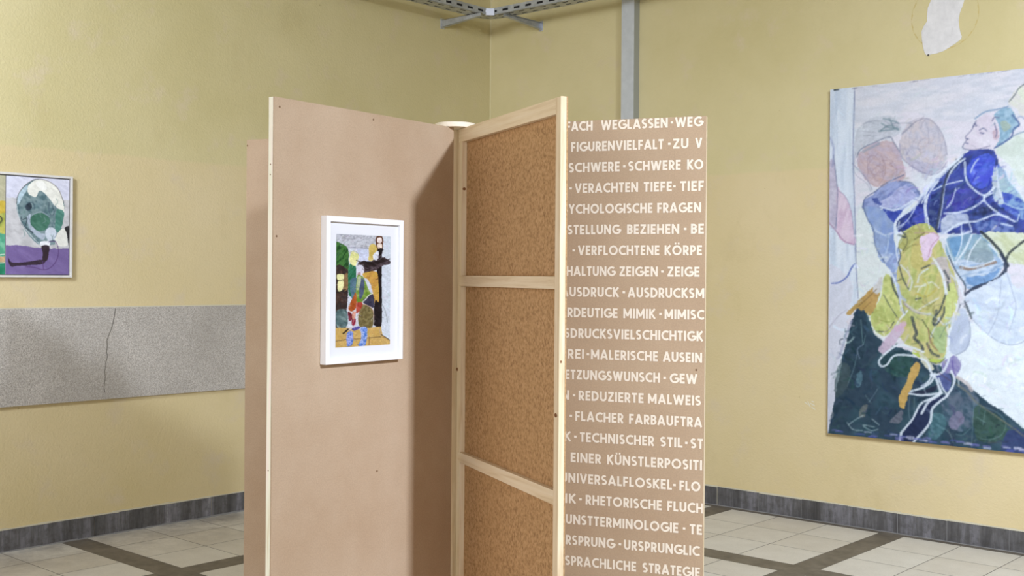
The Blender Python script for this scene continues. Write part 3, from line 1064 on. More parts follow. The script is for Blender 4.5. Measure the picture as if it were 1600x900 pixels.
# pale belt where the sleeves cross
p.fill(Dq((190, 500), (380, 470), (420, 540), (330, 580), (210, 650), (170, 640)), (176, 182, 208), .9, var=16, col2=(200, 204, 220))
p.fill(Dq((230, 680), (440, 650), (560, 680), (650, 800), (720, 900), (280, 900)), (150, 178, 198), 1, var=16, vs_=(3, 6), ang=.3, col2=(120, 150, 180))
p.fill(Dq((470, 720), (550, 700), (640, 860), (620, 910), (440, 910)), (140, 160, 168), 1, var=16, col2=(158, 176, 182))
p.fill(Dq((250, 700), (360, 680), (330, 830), (280, 840)), (110, 152, 196), 1, var=14)
p.fill(Dq((540, 640), (900, 640), (1200, 660), (1200, 900), (740, 900), (640, 760)), (206, 208, 166), 1, var=10, vs_=(9, 3), col2=(214, 216, 190))
# pale right hand side bodies
p.fill(Bq((760, 340), (830, 230), (900, 180), (1300, 120), (1300, 480), (900, 460), (840, 400)), (226, 226, 204), 1, var=8, col2=(222, 214, 208))
p.fill(Bq((650, 760), (760, 680), (900, 600), (1300, 560), (1300, 1100), (900, 1080), (780, 900)), (222, 226, 218), 1, var=8, col2=(206, 212, 200))
p.stroke(Bq((770, 330), (820, 270), (850, 220), (900, 180), (980, 140)), 1.4, (92, 96, 104), .85)
p.stroke(Bq((640, 740), (740, 680), (830, 620), (920, 590)), 1.4, (112, 134, 160), .75)
# the profile head with blue hair
p.fill(Bq((480, 500), (560, 440), (660, 430), (690, 560), (690, 680), (620, 740), (480, 750), (370, 740), (390, 690), (385, 640), (440, 580)), (226, 214, 224), 1, var=8, col2=(216, 200, 214))
p.fill(Bq((640, 440), (760, 380), (820, 450), (860, 540), (800, 600), (740, 690), (660, 720), (690, 640), (680, 540)), (140, 172, 196), 1, var=16, vs_=(4, 3), col2=(160, 186, 206))
p.fill(Bq((690, 520), (750, 500), (790, 560), (730, 590)), (166, 178, 160), .8)
p.fill(Bq((630, 590), (670, 570), (680, 640), (640, 660)), (196, 160, 172), .7)
p.stroke(Bq((470, 480), (560, 420), (660, 400), (760, 375)), 2.0, (112, 140, 178), .75)
p.stroke(Bq((800, 450), (860, 530), (810, 570), (790, 640), (720, 690), (640, 740)), 2.1, (72, 88, 142), .85)
p.stroke(Bq((480, 500), (440, 580), (385, 640), (400, 665), (380, 690), (365, 740), (470, 755), (600, 720)), 1.3, (112, 106, 140), .8)
for q, w in ((((450, 555), (470, 520), (480, 545)), 1.8), (((510, 580), (545, 565), (575, 590)), 1.5), (((515, 605), (545, 610)), 1.9), (((390, 655), (412, 660)), 1.8), (((380, 690), (410, 700)), 1.6),
             (((620, 500), (640, 470), (680, 470)), 1.5), (((640, 520), (660, 600), (650, 640)), 1.6)):
    p.stroke(Bq(*q), w, (92, 92, 132), .75)
# white strands over the jacket
for q, w in ((T3((345, 800), (350, 740), (430, 680), (480, 615), (560, 530), (650, 445)), 2.6), (T3((490, 785), (480, 690), (490, 630), (540, 560)), 2.0), (Dq((140, 600), (180, 400), (210, 200), (290, 60), (380, -10)), 2.2),
             (Dq((380, 20), (390, 160), (440, 240), (550, 310), (640, 240)), 2.4), (Dq((430, 110), (460, 40), (500, -10)), 1.6), (Dq((200, 470), (330, 460), (450, 420), (550, 350)), 2.4), (Dq((550, 310), (560, 370), (680, 470), (820, 540)), 2.2),
             (Dq((550, 330), (620, 290)), 2.0), (Dq((480, 540), (560, 510), (650, 480), (760, 500)), 2.0), (Dq((210, 640), (330, 560), (470, 540)), 2.3), (Dq((230, 670), (330, 660), (440, 630)), 2.0),
             (Dq((740, 90), (770, 180), (830, 250), (900, 345)), 1.7), (Dq((660, 60), (680, 250), (720, 370)), 1.6), (Dq((840, 540), (860, 480)), 1.5), (Dq((300, 250), (270, 350), (220, 420)), 1.3), (Dq((100, 270), (200, 220), (360, 180)), 1.5),
             (Dq((420, 560), (440, 620)), 1.8), (Dq((350, 560), (350, 660)), 1.3), (Cq((480, 410), (600, 440), (700, 400), (800, 330)), 2.0), (Cq((620, 640), (610, 560), (680, 460), (820, 330), (880, 270)), 2.2),
             (Cq((880, 330), (870, 430), (900, 520)), 2.0), (Cq((640, 590), (720, 530), (790, 420)), 1.2), (Dq((800, 580), (700, 560)), 1.5)):
    p.stroke(q, w, (214, 220, 236), .9)
# bowl and dark sweep
p.fill(Fq((270, 60), (400, 20), (560, -40), (690, 20), (720, 80), (680, 170), (560, 240), (430, 290), (370, 250), (320, 160)), (156, 178, 212), 1, var=16, vs_=(6, 2), ang=-.25, col2=(196, 206, 224))
p.fill(Fq((390, 190), (560, 170), (690, 110), (600, 220), (460, 270)), (110, 148, 200), .9, var=14)
p.fill(Fq((380, 20), (420, -60), (560, -60), (640, 20), (520, 60)), (140, 156, 166), .9, var=12)
p.stroke(Fq((345, 100), (420, 115), (520, 90), (650, 55)), 4.2, (150, 116, 96), .85, .5)
p.stroke(Fq((350, 80), (460, 100), (640, 40)), 1.6, (222, 226, 232), .8)
p.stroke(Dq((520, 630), (600, 700), (690, 800), (740, 890), (760, 930)), 3.6, (44, 48, 56), .92, .1)
p.stroke(Dq((740, 890), (770, 820), (850, 750), (920, 700)), 3.0, (52, 54, 58), .9, .1)
p.stroke(Fq((700, -10), (735, 60), (735, 130), (660, 205), (560, 250), (470, 280), (390, 340)), 4.6, (46, 52, 76), .92, .1)
# lavender ball
p.fill(Fq((380, 370), (520, 270), (700, 180), (760, 150), (840, 280), (1100, 250), (1100, 720), (900, 740), (760, 780), (620, 720), (540, 640), (450, 560)), (204, 212, 230), .95, var=8, vs_=(10, 4), ang=.3, col2=(216, 222, 236))
p.stroke(Fq((450, 560), (540, 650), (640, 730), (760, 780), (870, 765), (950, 710)), 1.0, (138, 146, 175), .8)
p.stroke(Fq((700, 210), (685, 400), (660, 540), (590, 680)), 1.0, (150, 158, 188), .7)
p.stroke(Fq((750, 150), (800, 320), (830, 460), (770, 660)), 1.1, (150, 158, 186), .75)
# yellow green body
YG, YG2 = (190, 192, 112), (202, 188, 118)
p.fill(T4((350, 20), (350, -60), (400, -100), (460, -110), (500, -70), (540, 20), (575, 100), (595, 190), (565, 290), (545, 390), (535, 460), (490, 485), (440, 460), (390, 420), (350, 380), (345, 290), (350, 200), (330, 110)), YG, 1, var=20, vs_=(4, 8), ang=.3, col2=YG2)
p.fill(T4((290, 100), (320, 150), (345, 240), (345, 310), (315, 360), (260, 372), (225, 330), (220, 270), (250, 190), (275, 120)), (188, 192, 108), 1, var=16, vs_=(4, 6), ang=-.4, col2=(204, 205, 122))
p.fill(Cq((640, 740), (730, 620), (800, 595), (870, 610), (860, 660), (760, 720), (690, 800)), (176, 170, 96), 1, var=14)
p.fill(Cq((760, 760), (830, 700), (900, 760), (960, 840), (900, 960), (760, 940)), (204, 186, 108), .9, var=12)
p.fill(Cq((830, 690), (900, 650), (960, 640), (1000, 690), (940, 780), (920, 850), (870, 890), (840, 800)), (228, 198, 220), 1, var=8)
p.stroke(Dq((-60, 640), (0, 640), (100, 640), (150, 680), (90, 750), (60, 850)), 1.2, (182, 120, 150), .7)
p.fill(Fq((80, 60), (200, 0), (240, 120), (260, 300), (220, 330), (160, 120)), (196, 178, 190), .8, var=14)
p.fill(Fq((230, 250), (290, 260), (310, 420), (240, 560), (200, 560), (220, 360)), (204, 208, 124), 1, var=10)
p.fill(Hq((-100, 0), (0, 20), (60, 60), (160, 60), (200, 20), (180, 90), (110, 100), (0, 60)), (186, 200, 84), 1, var=12)
p.fill(Fq((110, 650), (200, 620), (220, 760), (190, 850), (120, 800)), (170, 190, 130), .9, var=16)
for q, w, c in ((Fq((-60, 270), (30, 260), (90, 230), (150, 280)), 1.6, (222, 222, 214)), (Fq((-20, 470), (60, 420), (150, 370)), 1.8, (218, 214, 200)), (Eq((660, 80), (720, 140), (760, 220), (740, 300)), 2.0, (216, 214, 212)),
                (Eq((800, 390), (820, 290), (900, 230)), 1.8, (220, 218, 190)), (Eq((700, 420), (780, 480), (860, 510), (920, 510)), 3.0, (206, 196, 194)), (Eq((680, 400), (720, 450), (800, 500), (900, 520)), 1.4, (150, 130, 140)),
                (Eq((900, 110), (830, 160), (810, 230)), 2.0, (212, 216, 214)), (Fq((100, 20), (160, 110), (200, 240), (220, 330)), 2.6, (226, 226, 228)), (Fq((300, 420), (320, 480), (240, 590)), 2.0, (226, 228, 228)),
                (Fq((220, 600), (240, 720), (230, 880)), 2.8, (228, 231, 236)), (Eq((550, 130), (500, 200), (480, 360), (400, 480), (390, 580), (440, 670), (520, 720)), 2.0, (226, 228, 226)),
                (Eq((720, 480), (650, 560), (600, 650), (520, 720)), 2.4, (226, 226, 226)), (Eq((490, 190), (400, 270), (300, 380)), 1.4, (220, 222, 226)), (Fq((60, 770), (110, 640), (160, 540)), 2.0, (208, 212, 214)),
                (Cq((610, 560), (640, 680), (620, 780), (640, 900)), 1.8, (224, 228, 236))):
    p.stroke(q, w, c, .9)
for q, w in ((Eq((580, 190), (600, 290), (650, 380), (650, 420)), 2.6), (Eq((430, 420), (410, 500)), 1.6), (Eq((640, 60), (680, 200), (730, 290)), 1.8), (Eq((510, 340), (560, 430), (630, 540)), 1.1), (Eq((440, 660), (540, 660), (600, 580)), 1.4),
             (Eq((760, 540), (780, 620), (800, 680), (780, 720), (830, 770), (855, 820)), 4.0), (Fq((210, 340), (160, 480), (100, 560), (120, 610), (190, 520), (200, 450)), 2.4), (Fq((130, 480), (110, 600)), 3.4), (Fq((240, 0), (300, 130), (380, 250), (380, 330)), 1.8),
             (Fq((380, 400), (410, 470), (440, 550)), 2.4), (Fq((340, 430), (300, 540)), 1.4), (Fq((230, 230), (240, 300)), 2.6), (Cq((640, 660), (700, 680)), 2.6), (Cq((660, 610), (700, 660)), 1.8), (Cq((640, 770), (660, 840), (640, 900)), 1.6),
             (Fq((50, 770), (90, 850), (150, 880)), 3.4), (Fq((200, 130), (240, 200)), 3.0), (Eq((670, 460), (690, 500)), 3.2), (Hq((0, 20), (80, 90), (160, 95), (210, 50)), 1.2), (Eq((790, 380), (840, 370)), 1.8), (Fq((0, 110), (70, 80)), 2.0)):
    p.stroke(q, w, (58, 62, 72), .82)
p.stroke(Fq((0, 400), (60, 440), (120, 400)), 1.6, (120, 118, 60), .6)
p.stroke(Fq((-40, 330), (40, 360), (130, 290)), 2.6, (196, 176, 70), .7)
p.dabs(150, (1335, 360, 1485, 565), 9, 1.6, 26, None, .5)
for q, w, c in ((Dq((0, 380), (40, 300), (90, 180), (200, 90), (330, -10)), 1.9, WHT), (Dq((70, 600), (40, 430), (60, 300)), 1.5, WHT), (Dq((230, 120), (190, 250), (165, 420), (130, 610)), 3.4, (50, 54, 82)),
                (Dq((210, 430), (265, 380), (290, 290), (330, 245)), 1.2, (170, 172, 214)), (Dq((640, 320), (720, 375), (820, 420), (900, 430)), 1.6, (176, 200, 216)), (Dq((590, 740), (660, 810), (720, 900)), 1.8, WHT),
                (Dq((440, 660), (380, 790), (300, 900)), 2.2, WHT), (Dq((520, 680), (440, 790), (400, 900)), 1.5, WHT), (Dq((360, 640), (345, 760), (300, 870)), 1.4, WHT), (Dq((210, 690), (240, 800), (280, 900)), 1.4, WHT),
                (Eq((560, 120), (600, 200), (640, 300), (660, 420), (690, 520)), 2.2, WHT), (Eq((640, 260), (650, 340), (700, 390)), 3.0, (176, 184, 214)), (Fq((150, 100), (190, 180), (215, 330)), 3.0, WHT), (Fq((260, 170), (330, 240), (370, 360)), 2.0, WHT),
                (Eq((720, 100), (740, 180), (720, 260)), 1.6, (220, 196, 190)), (Eq((860, 200), (900, 260), (880, 330)), 2.4, (206, 190, 90)), (Fq((20, 180), (90, 150), (150, 170)), 2.0, (216, 206, 120)), (Fq((240, 120), (300, 240), (330, 420), (300, 540)), 1.5, (190, 186, 196)),
                (Eq((850, 560), (900, 640), (950, 720)), 1.5, (96, 100, 60)), (Fq((60, 640), (80, 760), (140, 830)), 1.8, (150, 110, 80)), (Fq((160, 720), (200, 640), (230, 600)), 1.3, (120, 140, 110)), (Eq((470, 560), (560, 580), (620, 540)), 1.3, (150, 158, 70)),
                (Cq((780, 700), (840, 660), (870, 640)), 1.4, (120, 112, 60)), (Cq((680, 820), (740, 760), (800, 740)), 1.6, (150, 144, 80)), (Cq((700, 640), (720, 720), (680, 800)), 1.4, (110, 106, 70))):
    p.stroke(q, w, c, .88)
# lilac leg beside it
p.fill(Fq((340, 470), (400, 500), (430, 640), (420, 780), (340, 860), (250, 840), (250, 700), (280, 590)), (200, 206, 226), 1, var=10, vs_=(4, 8), col2=(184, 190, 214))
p.stroke(Fq((420, 570), (430, 700), (390, 820), (300, 870)), 1.1, (140, 144, 170), .7)
# dark floor of the picture
DK, DK2 = (50, 76, 92), (42, 60, 80)
p.fill(T4((160, 255), (200, 262), (235, 360), (290, 405), (350, 420), (430, 468), (520, 500), (600, 555), (700, 635), (800, 705), (900, 785), (1100, 940), (1100, 960), (300, 960), (20, 900), (40, 770), (65, 640), (100, 460), (140, 300)), DK, 1, smooth=False, var=16, vs_=(7, 5), ang=.6, col2=DK2)
p.fill(T4((150, 270), (200, 280), (180, 500), (110, 640), (60, 720), (80, 600)), (38, 58, 76), .9, var=10)
p.fill(T4((270, 480), (340, 440), (400, 470), (370, 540), (300, 530)), (44, 78, 74), .9, var=14)
p.fill(T4((520, 640), (600, 570), (680, 640), (640, 760), (560, 760)), (70, 92, 112), .9, var=22, col2=(96, 104, 124))
p.fill(Hq((240, 600), (320, 520), (380, 580), (340, 650), (270, 680)), (128, 120, 150), .85, var=14)
p.fill(Hq((470, 480), (600, 520), (740, 620), (720, 760), (560, 800), (470, 720)), (52, 76, 68), .9, var=12, col2=(62, 88, 78))
p.fill(Hq((800, 660), (960, 780), (960, 900), (700, 860)), (52, 62, 112), .9, var=10)
p.fill(Hq((80, 560), (180, 540), (220, 640), (140, 760), (60, 740)), (78, 116, 128), .9, var=20)
p.fill(Gq((110, 120), (200, 110), (210, 270), (100, 400), (80, 330)), (70, 84, 88), .7, var=14)
p.fill(Gq((280, 190), (320, 180), (310, 300), (260, 290)), (96, 130, 146), .7)
p.fill(Gq((320, 480), (370, 470), (340, 570), (290, 560)), (122, 118, 112), .7)
p.fill(Gq((560, 610), (670, 510), (660, 620)), (112, 108, 122), .8)
for _ in range(70):
    x, y = 1302 + p.rng.rand() * 270, 480 + p.rng.rand() * 215
    if x < 1310 or y < 480 + (x - 1340) * .72: continue
    c = [(70, 104, 116), (26, 36, 52), (88, 116, 112), (60, 70, 116)][p.rng.randint(4)]
    a = p.rng.rand() * 6.28
    L = 3 + p.rng.rand() * 9
    p.stroke([(x, y), (x + L * .5 * math.cos(a), y + L * .6 * math.sin(a)), (x + L * math.cos(a + .5), y + L * math.sin(a + .5))], .8 + p.rng.rand() * 1.6, c, .5)
p.dabs(260, (1300, 470, 1600, 705), 13, 2.4, 30, None, .5)
for q in (((200, 640), (270, 590), (330, 560)), ((330, 650), (400, 690), (460, 680)), ((410, 590), (470, 640)), ((330, 640), (430, 660)), ((190, 620), (240, 680), (320, 690))):
    p.stroke(Gq(*q), 1.6, (170, 186, 190), .65)
for q in (((380, 440), (430, 370), (460, 320)), ((350, 380), (400, 450)), ((280, 0), (250, 140), (190, 300)), ((140, 110), (90, 300)), ((740, 390), (730, 520), (750, 610), (775, 590), (780, 400))):
    p.stroke(Gq(*q), 1.1, (120, 142, 152), .65)
for q in (((460, 440), (450, 640), (440, 840)), ((480, 460), (600, 500), (700, 560), (740, 640), (700, 730), (600, 770), (520, 760)), ((480, 570), (560, 620)), ((200, 670), (250, 720), (280, 800)), ((300, 720), (360, 730), (440, 660)), ((560, 520), (540, 640))):
    p.stroke(Hq(*q), 1.1, (120, 148, 150), .6)
p.stroke(Eq((310, 560), (320, 680), (330, 780), (350, 700)), 1.1, (120, 150, 150), .7)
p.stroke(Eq((300, 900), (280, 820), (330, 780)), 1.6, (126, 136, 160), .7)
p.stroke(Eq((230, 570), (180, 700), (130, 860), (100, 900)), 3.2, (162, 160, 190), .7)
p.stroke(Gq((110, 0), (60, 250), (40, 500), (20, 700)), 3.0, (200, 198, 212), .5)
p.stroke(Hq((290, 270), (400, 350), (480, 440), (620, 540), (780, 650), (900, 740)), 2.4, (120, 116, 100), .7)
p.stroke(Hq((310, 220), (400, 280), (440, 340)), 4.2, (196, 178, 176), .85)
# orange pieces, pink foot
OR = (196, 152, 84)
p.fill(Eq((190, 500), (240, 440), (360, 330), (450, 230), (495, 190), (480, 300), (450, 420), (395, 520), (330, 480), (270, 465), (215, 518)), OR, 1, var=14, vs_=(6, 3), ang=.8, col2=(184, 144, 74))
p.fill(Eq((440, 230), (495, 190), (490, 290), (460, 330), (420, 310)), (206, 206, 216), .85, var=12)
p.stroke(Eq((290, 440), (370, 370), (450, 290)), 1.3, (120, 92, 60), .7)
p.stroke(Eq((330, 470), (400, 400)), 1.2, (150, 110, 62), .7)
p.fill(Gq((790, 90), (832, 120), (790, 240), (720, 400), (690, 500), (655, 480), (645, 400), (700, 280), (740, 170)), (204, 160, 84), 1, var=10)
p.stroke(Eq((510, 820), (580, 740), (640, 650)), 11, (206, 178, 200), .95, .1)
p.stroke(Eq((630, 640), (690, 600)), 6, (214, 170, 196), .9)
# white looping legs with dark insides
p.fill(Gq((480, 120), (480, 60), (560, 10), (700, -20), (760, 20), (600, 40), (530, 110)), (40, 66, 78), .9)
p.fill(Gq((740, 355), (880, 330), (1000, 280), (1010, 310), (880, 370), (760, 375)), (36, 40, 66), 1, var=8)
p.fill(Hq((-180, 750), (-100, 600), (0, 480), (60, 430), (170, 380), (220, 400), (100, 480), (60, 620), (0, 720), (-130, 830)), (32, 40, 78), 1, var=8)
p.fill(Hq((130, 200), (210, 180), (260, 220), (250, 330), (190, 330)), (92, 96, 160), .85)
p.fill(Hq((180, 100), (260, 40), (320, 50), (350, 120), (310, 200), (260, 190), (190, 170)), (180, 170, 206), .9, var=14, col2=(130, 116, 176))
p.fill(Gq((820, 0), (900, 60), (960, 150), (930, 160), (860, 120)), (222, 214, 186), .9)
for q, w in ((Gq((790, 40), (700, 25), (600, 35), (540, 110), (490, 125), (470, 80), (530, 10), (640, -60), (760, -40), (860, 0)), 2.3), (Gq((750, 345), (860, 310), (930, 260), (960, 190)), 2.4), (Gq((735, 365), (860, 380), (1000, 360), (1010, 330)), 2.4),
             (Hq((0, 540), (60, 440), (160, 370), (150, 300), (120, 220), (80, 200)), 2.8), (Hq((-180, 960 - 250), (-80, 590), (-10, 460), (80, 410), (180, 360)), 2.4), (Hq((220, 390), (100, 490), (80, 600), (40, 670), (-60, 780), (-130, 850), (-190, 810), (-180, 720)), 2.8),
             (Hq((220, 390), (270, 310), (290, 240), (260, 170)), 2.6), (Hq((150, 230), (180, 310), (220, 370)), 1.8), (Hq((70, 150), (110, 200), (190, 170), (240, 60), (240, 0)), 2.6), (Hq((0, 300), (60, 260), (90, 200)), 2.2),
             (Hq((0, 60), (50, 90), (80, 160)), 2.4), (Hq((320, 50), (355, 120), (310, 210)), 1.3)):
    p.stroke(q, w, (224, 228, 238), .92, .1)
p.stroke(Hq((270, 80), (280, 160), (300, 210)), 1.8, (90, 70, 150), .8)
p.stroke(Hq((150, 180), (260, 260)), 1.0, (90, 60, 80), .8)
# blue violet streaks on the lower edge, dark ticks on the upper edge
for _ in range(60):
    x = 1296 + p.rng.rand() * 400
    yb = 677 + (x - 1293) * .1043
    y = yb - 1 - p.rng.rand() * 8
    c = [(92, 92, 176), (70, 78, 160), (196, 192, 216), (120, 112, 180)][p.rng.randint(4)]
    p.stroke([(x, y), (x + 5, y + .5 - p.rng.rand()), (x + 10, y + 1)], 1.4 + p.rng.rand() * 1.5, c, .7)
for _ in range(26):
    x = 1300 + p.rng.rand() * 320
    y = 141 - (x - 1296) * .115 + .6 + p.rng.rand() * 1.6
    p.stroke([(x, y), (x + 4, y - .4), (x + 7, y - .8)], 1.1, (150, 140, 158), .55)
p.stroke([(1304, 140.5), (1309, 139.6)], 2.6, (40, 44, 46), .9)
p.dabs(420, (1296, 110, 1600, 700), 9, 1.6)
p.finish(0.9, 0.022)
p.C += np.array([-1.0, 5.0, 5.0])
painted_sheet('painted_canvas', big, P3, p, M['canvas'], 0.82)

# ---------- framed pair of pictures on the left wall
FD = 0.03
fr_r = on_left(113.6, 350, FD).y
zt = (on_left(60, 272.9, FD).z + on_left(112, 275.5, FD).z) / 2
zb = (on_left(20, 433.2, FD).z + on_left(110, 433.8, FD).z) / 2
inner_r = on_left(110.3, 350, FD).y
div = on_left(9.5, 350, FD).y
FW = fr_r - inner_r
print('left frame', fr_r, zt, zb, FW, div)
wid = 2 * (inner_r - div) + 2 * FW
y0f = fr_r - wid
duo = empty('framed_picture_pair', (WL, y0f, zb), 0, 'pale framed pair of small paintings above the grey slab band on the left wall', 'picture')
H_ = zt - zb
m = MB()
m.box(0, FD, 0, FW, 0, H_); m.box(0, FD, wid - FW, wid, 0, H_)
m.box(0, FD, FW, wid - FW, 0, FW); m.box(0, FD, FW, wid - FW, H_ - FW, H_)
m.build('frame', M['silver'], duo, 0.001)
MB().box(0, 0.006, FW, wid - FW, FW, H_ - FW).build('rebate', M['darkgap'], duo)
gap = 0.006
ydiv = div - y0f
for (a, c, k) in ((FW + gap, ydiv - 0.002, 0), (ydiv + 0.002, wid - FW - gap, 1)):
    z0_, z1_ = FW + gap * .6, H_ - FW - gap
    bd = MB().box(0.006, 0.0236, a, c, z0_, z1_).build('picture_panel', M['raw'], duo)
    gy, gz = np.meshgrid(np.linspace(a, c, 170), np.linspace(z0_, z1_, 260), indexing='ij')
    P3 = np.stack([np.full_like(gy, 0.0242), gy, gz], -1)
    U, V = project(P3 + np.array([WL, y0f, zb]))
    if k == 0:
        # left picture: only its right rim is seen, banded in yellow and green
        p = Paint(U, V, 5)
        p.fill([(-300, 200), (60, 200), (60, 500), (-300, 500)], (150, 160, 120), smooth=False)
        p.fill([(-300, 260), (40, 260), (40, 318), (-300, 318)], (190, 184, 148), smooth=False, var=14, col2=(170, 166, 130))
        p.fill([(-300, 314), (40, 314), (40, 346), (-300, 340)], (206, 176, 52), smooth=False, var=14)
        p.fill([(-300, 340), (40, 332), (40, 367), (-300, 362)], (166, 176, 72), smooth=False, var=18, col2=(190, 186, 80))
        p.fill([(-300, 362), (40, 365), (40, 402), (-300, 398)], (84, 172, 134), smooth=False, var=14, col2=(110, 186, 146))
        p.fill([(-300, 398), (40, 400), (40, 413), (-300, 412)], (196, 160, 112), smooth=False, var=16)
        p.fill([(-300, 412), (40, 410), (40, 440), (-300, 440)], (34, 134, 96), smooth=False, var=12)
        p.stroke([(-6, 340), (0, 338), (3, 344), (-2, 350)], 2.4, (60, 62, 50), .85)
        p.stroke([(-30, 402), (0, 398), (10, 397)], 1.4, (228, 224, 206), .9)
        p.stroke([(-30, 412), (0, 411), (10, 410)], 1.4, (228, 224, 206), .9)
    else:
        p = Paint(U, V, 6)
        q = zz(0, 250, 4.5)
        p.fill(q((0, 0), (600, 0), (600, 400), (0, 400)), (206, 206, 222), smooth=False, var=8, vs_=(8, 4), col2=(212, 212, 226))
        p.fill(q((0, 268), (130, 262), (300, 290), (600, 280), (600, 640), (0, 640)), (188, 186, 186), smooth=False, var=10, vs_=(7, 4), col2=(198, 196, 196))
        p.fill(q((0, 596), (150, 602), (300, 620), (600, 628), (600, 900), (0, 900)), (122, 100, 158), smooth=False, var=10, vs_=(8, 3), col2=(112, 90, 148))
        p.fill(q((455, 475), (500, 475), (500, 606), (482, 600), (470, 520)), (44, 42, 44), wob=.3)
        # balloon-like head
        p.fill(q((115, 310), (130, 240), (180, 175), (255, 135), (340, 150), (410, 205), (448, 300), (450, 380), (430, 470), (470, 540), (470, 600), (400, 595), (330, 600), (285, 600), (230, 560), (170, 480), (130, 400)), (92, 122, 128), wob=.5, var=22, vs_=(4, 3), col2=(116, 140, 142))
        p.fill(q((195, 190), (250, 140), (340, 150), (410, 205), (448, 310), (445, 370), (405, 340), (360, 290), (320, 240), (280, 215), (250, 260), (205, 240)), (228, 226, 212), wob=.6, var=10)
        p.fill(q((120, 300), (135, 235), (185, 180), (195, 200), (160, 260), (130, 310)), (170, 194, 204), wob=.4)
        p.fill(q((250, 160), (300, 150), (330, 200), (290, 210)), (238, 236, 226), wob=.4, var=6)
        p.fill(q((400, 350), (450, 370), (430, 480), (390, 510), (390, 430)), (74, 132, 116), wob=.6, var=14)
        p.fill(q((400, 520), (450, 480), (475, 560), (470, 605), (400, 600), (385, 560)), (222, 220, 208), wob=.5, var=8)
        p.fill(q((215, 430), (235, 385), (290, 372), (340, 400), (350, 440), (320, 490), (270, 500), (230, 480)), (62, 114, 92), wob=.5, var=14)
        p.fill(q((320, 500), (360, 470), (395, 500), (390, 550), (345, 570), (325, 540)), (196, 204, 214), wob=.5, var=8)
        p.fill(q((190, 400), (215, 380), (215, 450), (280, 510), (320, 520), (300, 560), (240, 520), (200, 460)), (166, 178, 192), wob=.5, var=10)
        p.fill(q((180, 320), (210, 300), (225, 330), (205, 355), (185, 350)), (44, 58, 70), wob=.3)
        p.stroke(q((175, 330), (200, 300), (235, 305), (240, 340)), 1.3, (60, 84, 96), .8)
        p.stroke(q((345, 300), (345, 360), (365, 390), (380, 370), (370, 320)), 1.4, (58, 80, 92), .8)
        p.stroke(q((150, 400), (155, 450), (200, 490), (230, 510)), 2.2, (48, 62, 72), .8)
        p.stroke(q((160, 420), (190, 410), (180, 460)), 1.6, (50, 62, 74), .8)
        p.stroke(q((230, 385), (290, 365), (350, 400)), 1.0, (160, 170, 180), .7)
        for _ in range(24):
            x, y = 150 + p.rng.rand() * 260, 250 + p.rng.rand() * 280
            p.stroke(q((x, y), (x + 25 * (p.rng.rand() - .5), y + 30), (x + 40 * (p.rng.rand() - .5), y + 45)), .9, [(140, 160, 164), (66, 92, 100), (84, 128, 116)][p.rng.randint(3)], .6)
        p.stroke(q((115, 310), (130, 240), (180, 175), (255, 135), (340, 150), (410, 205), (448, 300)), .9, (96, 84, 80), .85)
        p.stroke(q((115, 310), (140, 420), (200, 510), (285, 600)), 1.0, (226, 228, 228), .8)
        p.fill(q((285, 575), (345, 570), (345, 602), (290, 604)), (230, 230, 232), wob=.3)
        p.fill(q((292, 606), (345, 604), (342, 660), (330, 705), (300, 712), (300, 650)), (52, 36, 46), wob=.3, var=6)
        p.fill(q((300, 702), (298, 732), (120, 745), (85, 752), (62, 725), (58, 685), (80, 718), (140, 722), (220, 712)), (54, 38, 54), wob=.3, var=6)
        p.stroke(q((345, 575), (390, 575), (412, 640), (395, 710), (350, 760), (300, 772), (240, 755), (180, 750)), 1.3, (84, 52, 110), .9)
        p.stroke(q((300, 712), (305, 765)), 1.3, (84, 52, 110), .9)
    p.finish(0.85, 0.02)
    painted_sheet('painted_face', bd, P3, p, M['canvas'])

# ---------- white framed picture hung on the left panel
D2 = 0.024
xr_ = on_panel(P_LEFT, 630, 450, D2).x
xl_ = on_panel(P_LEFT, 500.5, 450, 0).x
zt = (on_panel(P_LEFT, 509, 337.5, D2).z + on_panel(P_LEFT, 629.5, 343.6, D2).z) / 2
zb = (on_panel(P_LEFT, 509, 571, D2).z + on_panel(P_LEFT, 629.5, 560, D2).z) / 2
print('framed', xr_, xl_, zt, zb, on_panel(P_LEFT, 525, 366, D2 - .008), on_panel(P_LEFT, 610, 368, D2 - .008), on_panel(P_LEFT, 524, 544, D2 - .008), on_panel(P_LEFT, 609, 537, D2 - .008))
mw = P_LEFT.matrix_world
fp = empty('framed_picture', mw @ Vector(((xl_ + xr_) / 2, 0.0008, zb)), P_LEFT.rotation_euler.z, 'small figure picture in a white box frame hung on the front hardboard panel', 'picture')
w2 = (xl_ - xr_) / 2
Hh = zt - zb
fw = 0.0165
m = MB()
m.box(-w2, -w2 + fw, 0, D2, 0, Hh); m.box(w2 - fw, w2, 0, D2, 0, Hh)
m.box(-w2 + fw, w2 - fw, 0, D2, 0, fw); m.box(-w2 + fw, w2 - fw, 0, D2, Hh - fw, Hh)
m.build('frame', M['white'], fp, 0.0012)
MB().box(-w2 + fw, w2 - fw, 0.002, D2 - 0.011, fw, Hh - fw).build('mount', M['mat'], fp)
yy = D2 - 0.0105
off = (xl_ + xr_) / 2
xa = (on_panel(P_LEFT, 524.5, 455, yy).x) - off
xb = (on_panel(P_LEFT, 609.5, 455, yy).x) - off
za = (on_panel(P_LEFT, 525, 366.5, yy).z + on_panel(P_LEFT, 610, 368.5, yy).z) / 2 - zb
zc = (on_panel(P_LEFT, 524, 544, yy).z + on_panel(P_LEFT, 609, 537.5, yy).z) / 2 - zb
gx, gz = np.meshgrid(np.linspace(xb, xa, 190), np.linspace(zc, za, 330), indexing='ij')
P3 = np.stack([gx, np.full_like(gx, yy), gz], -1)
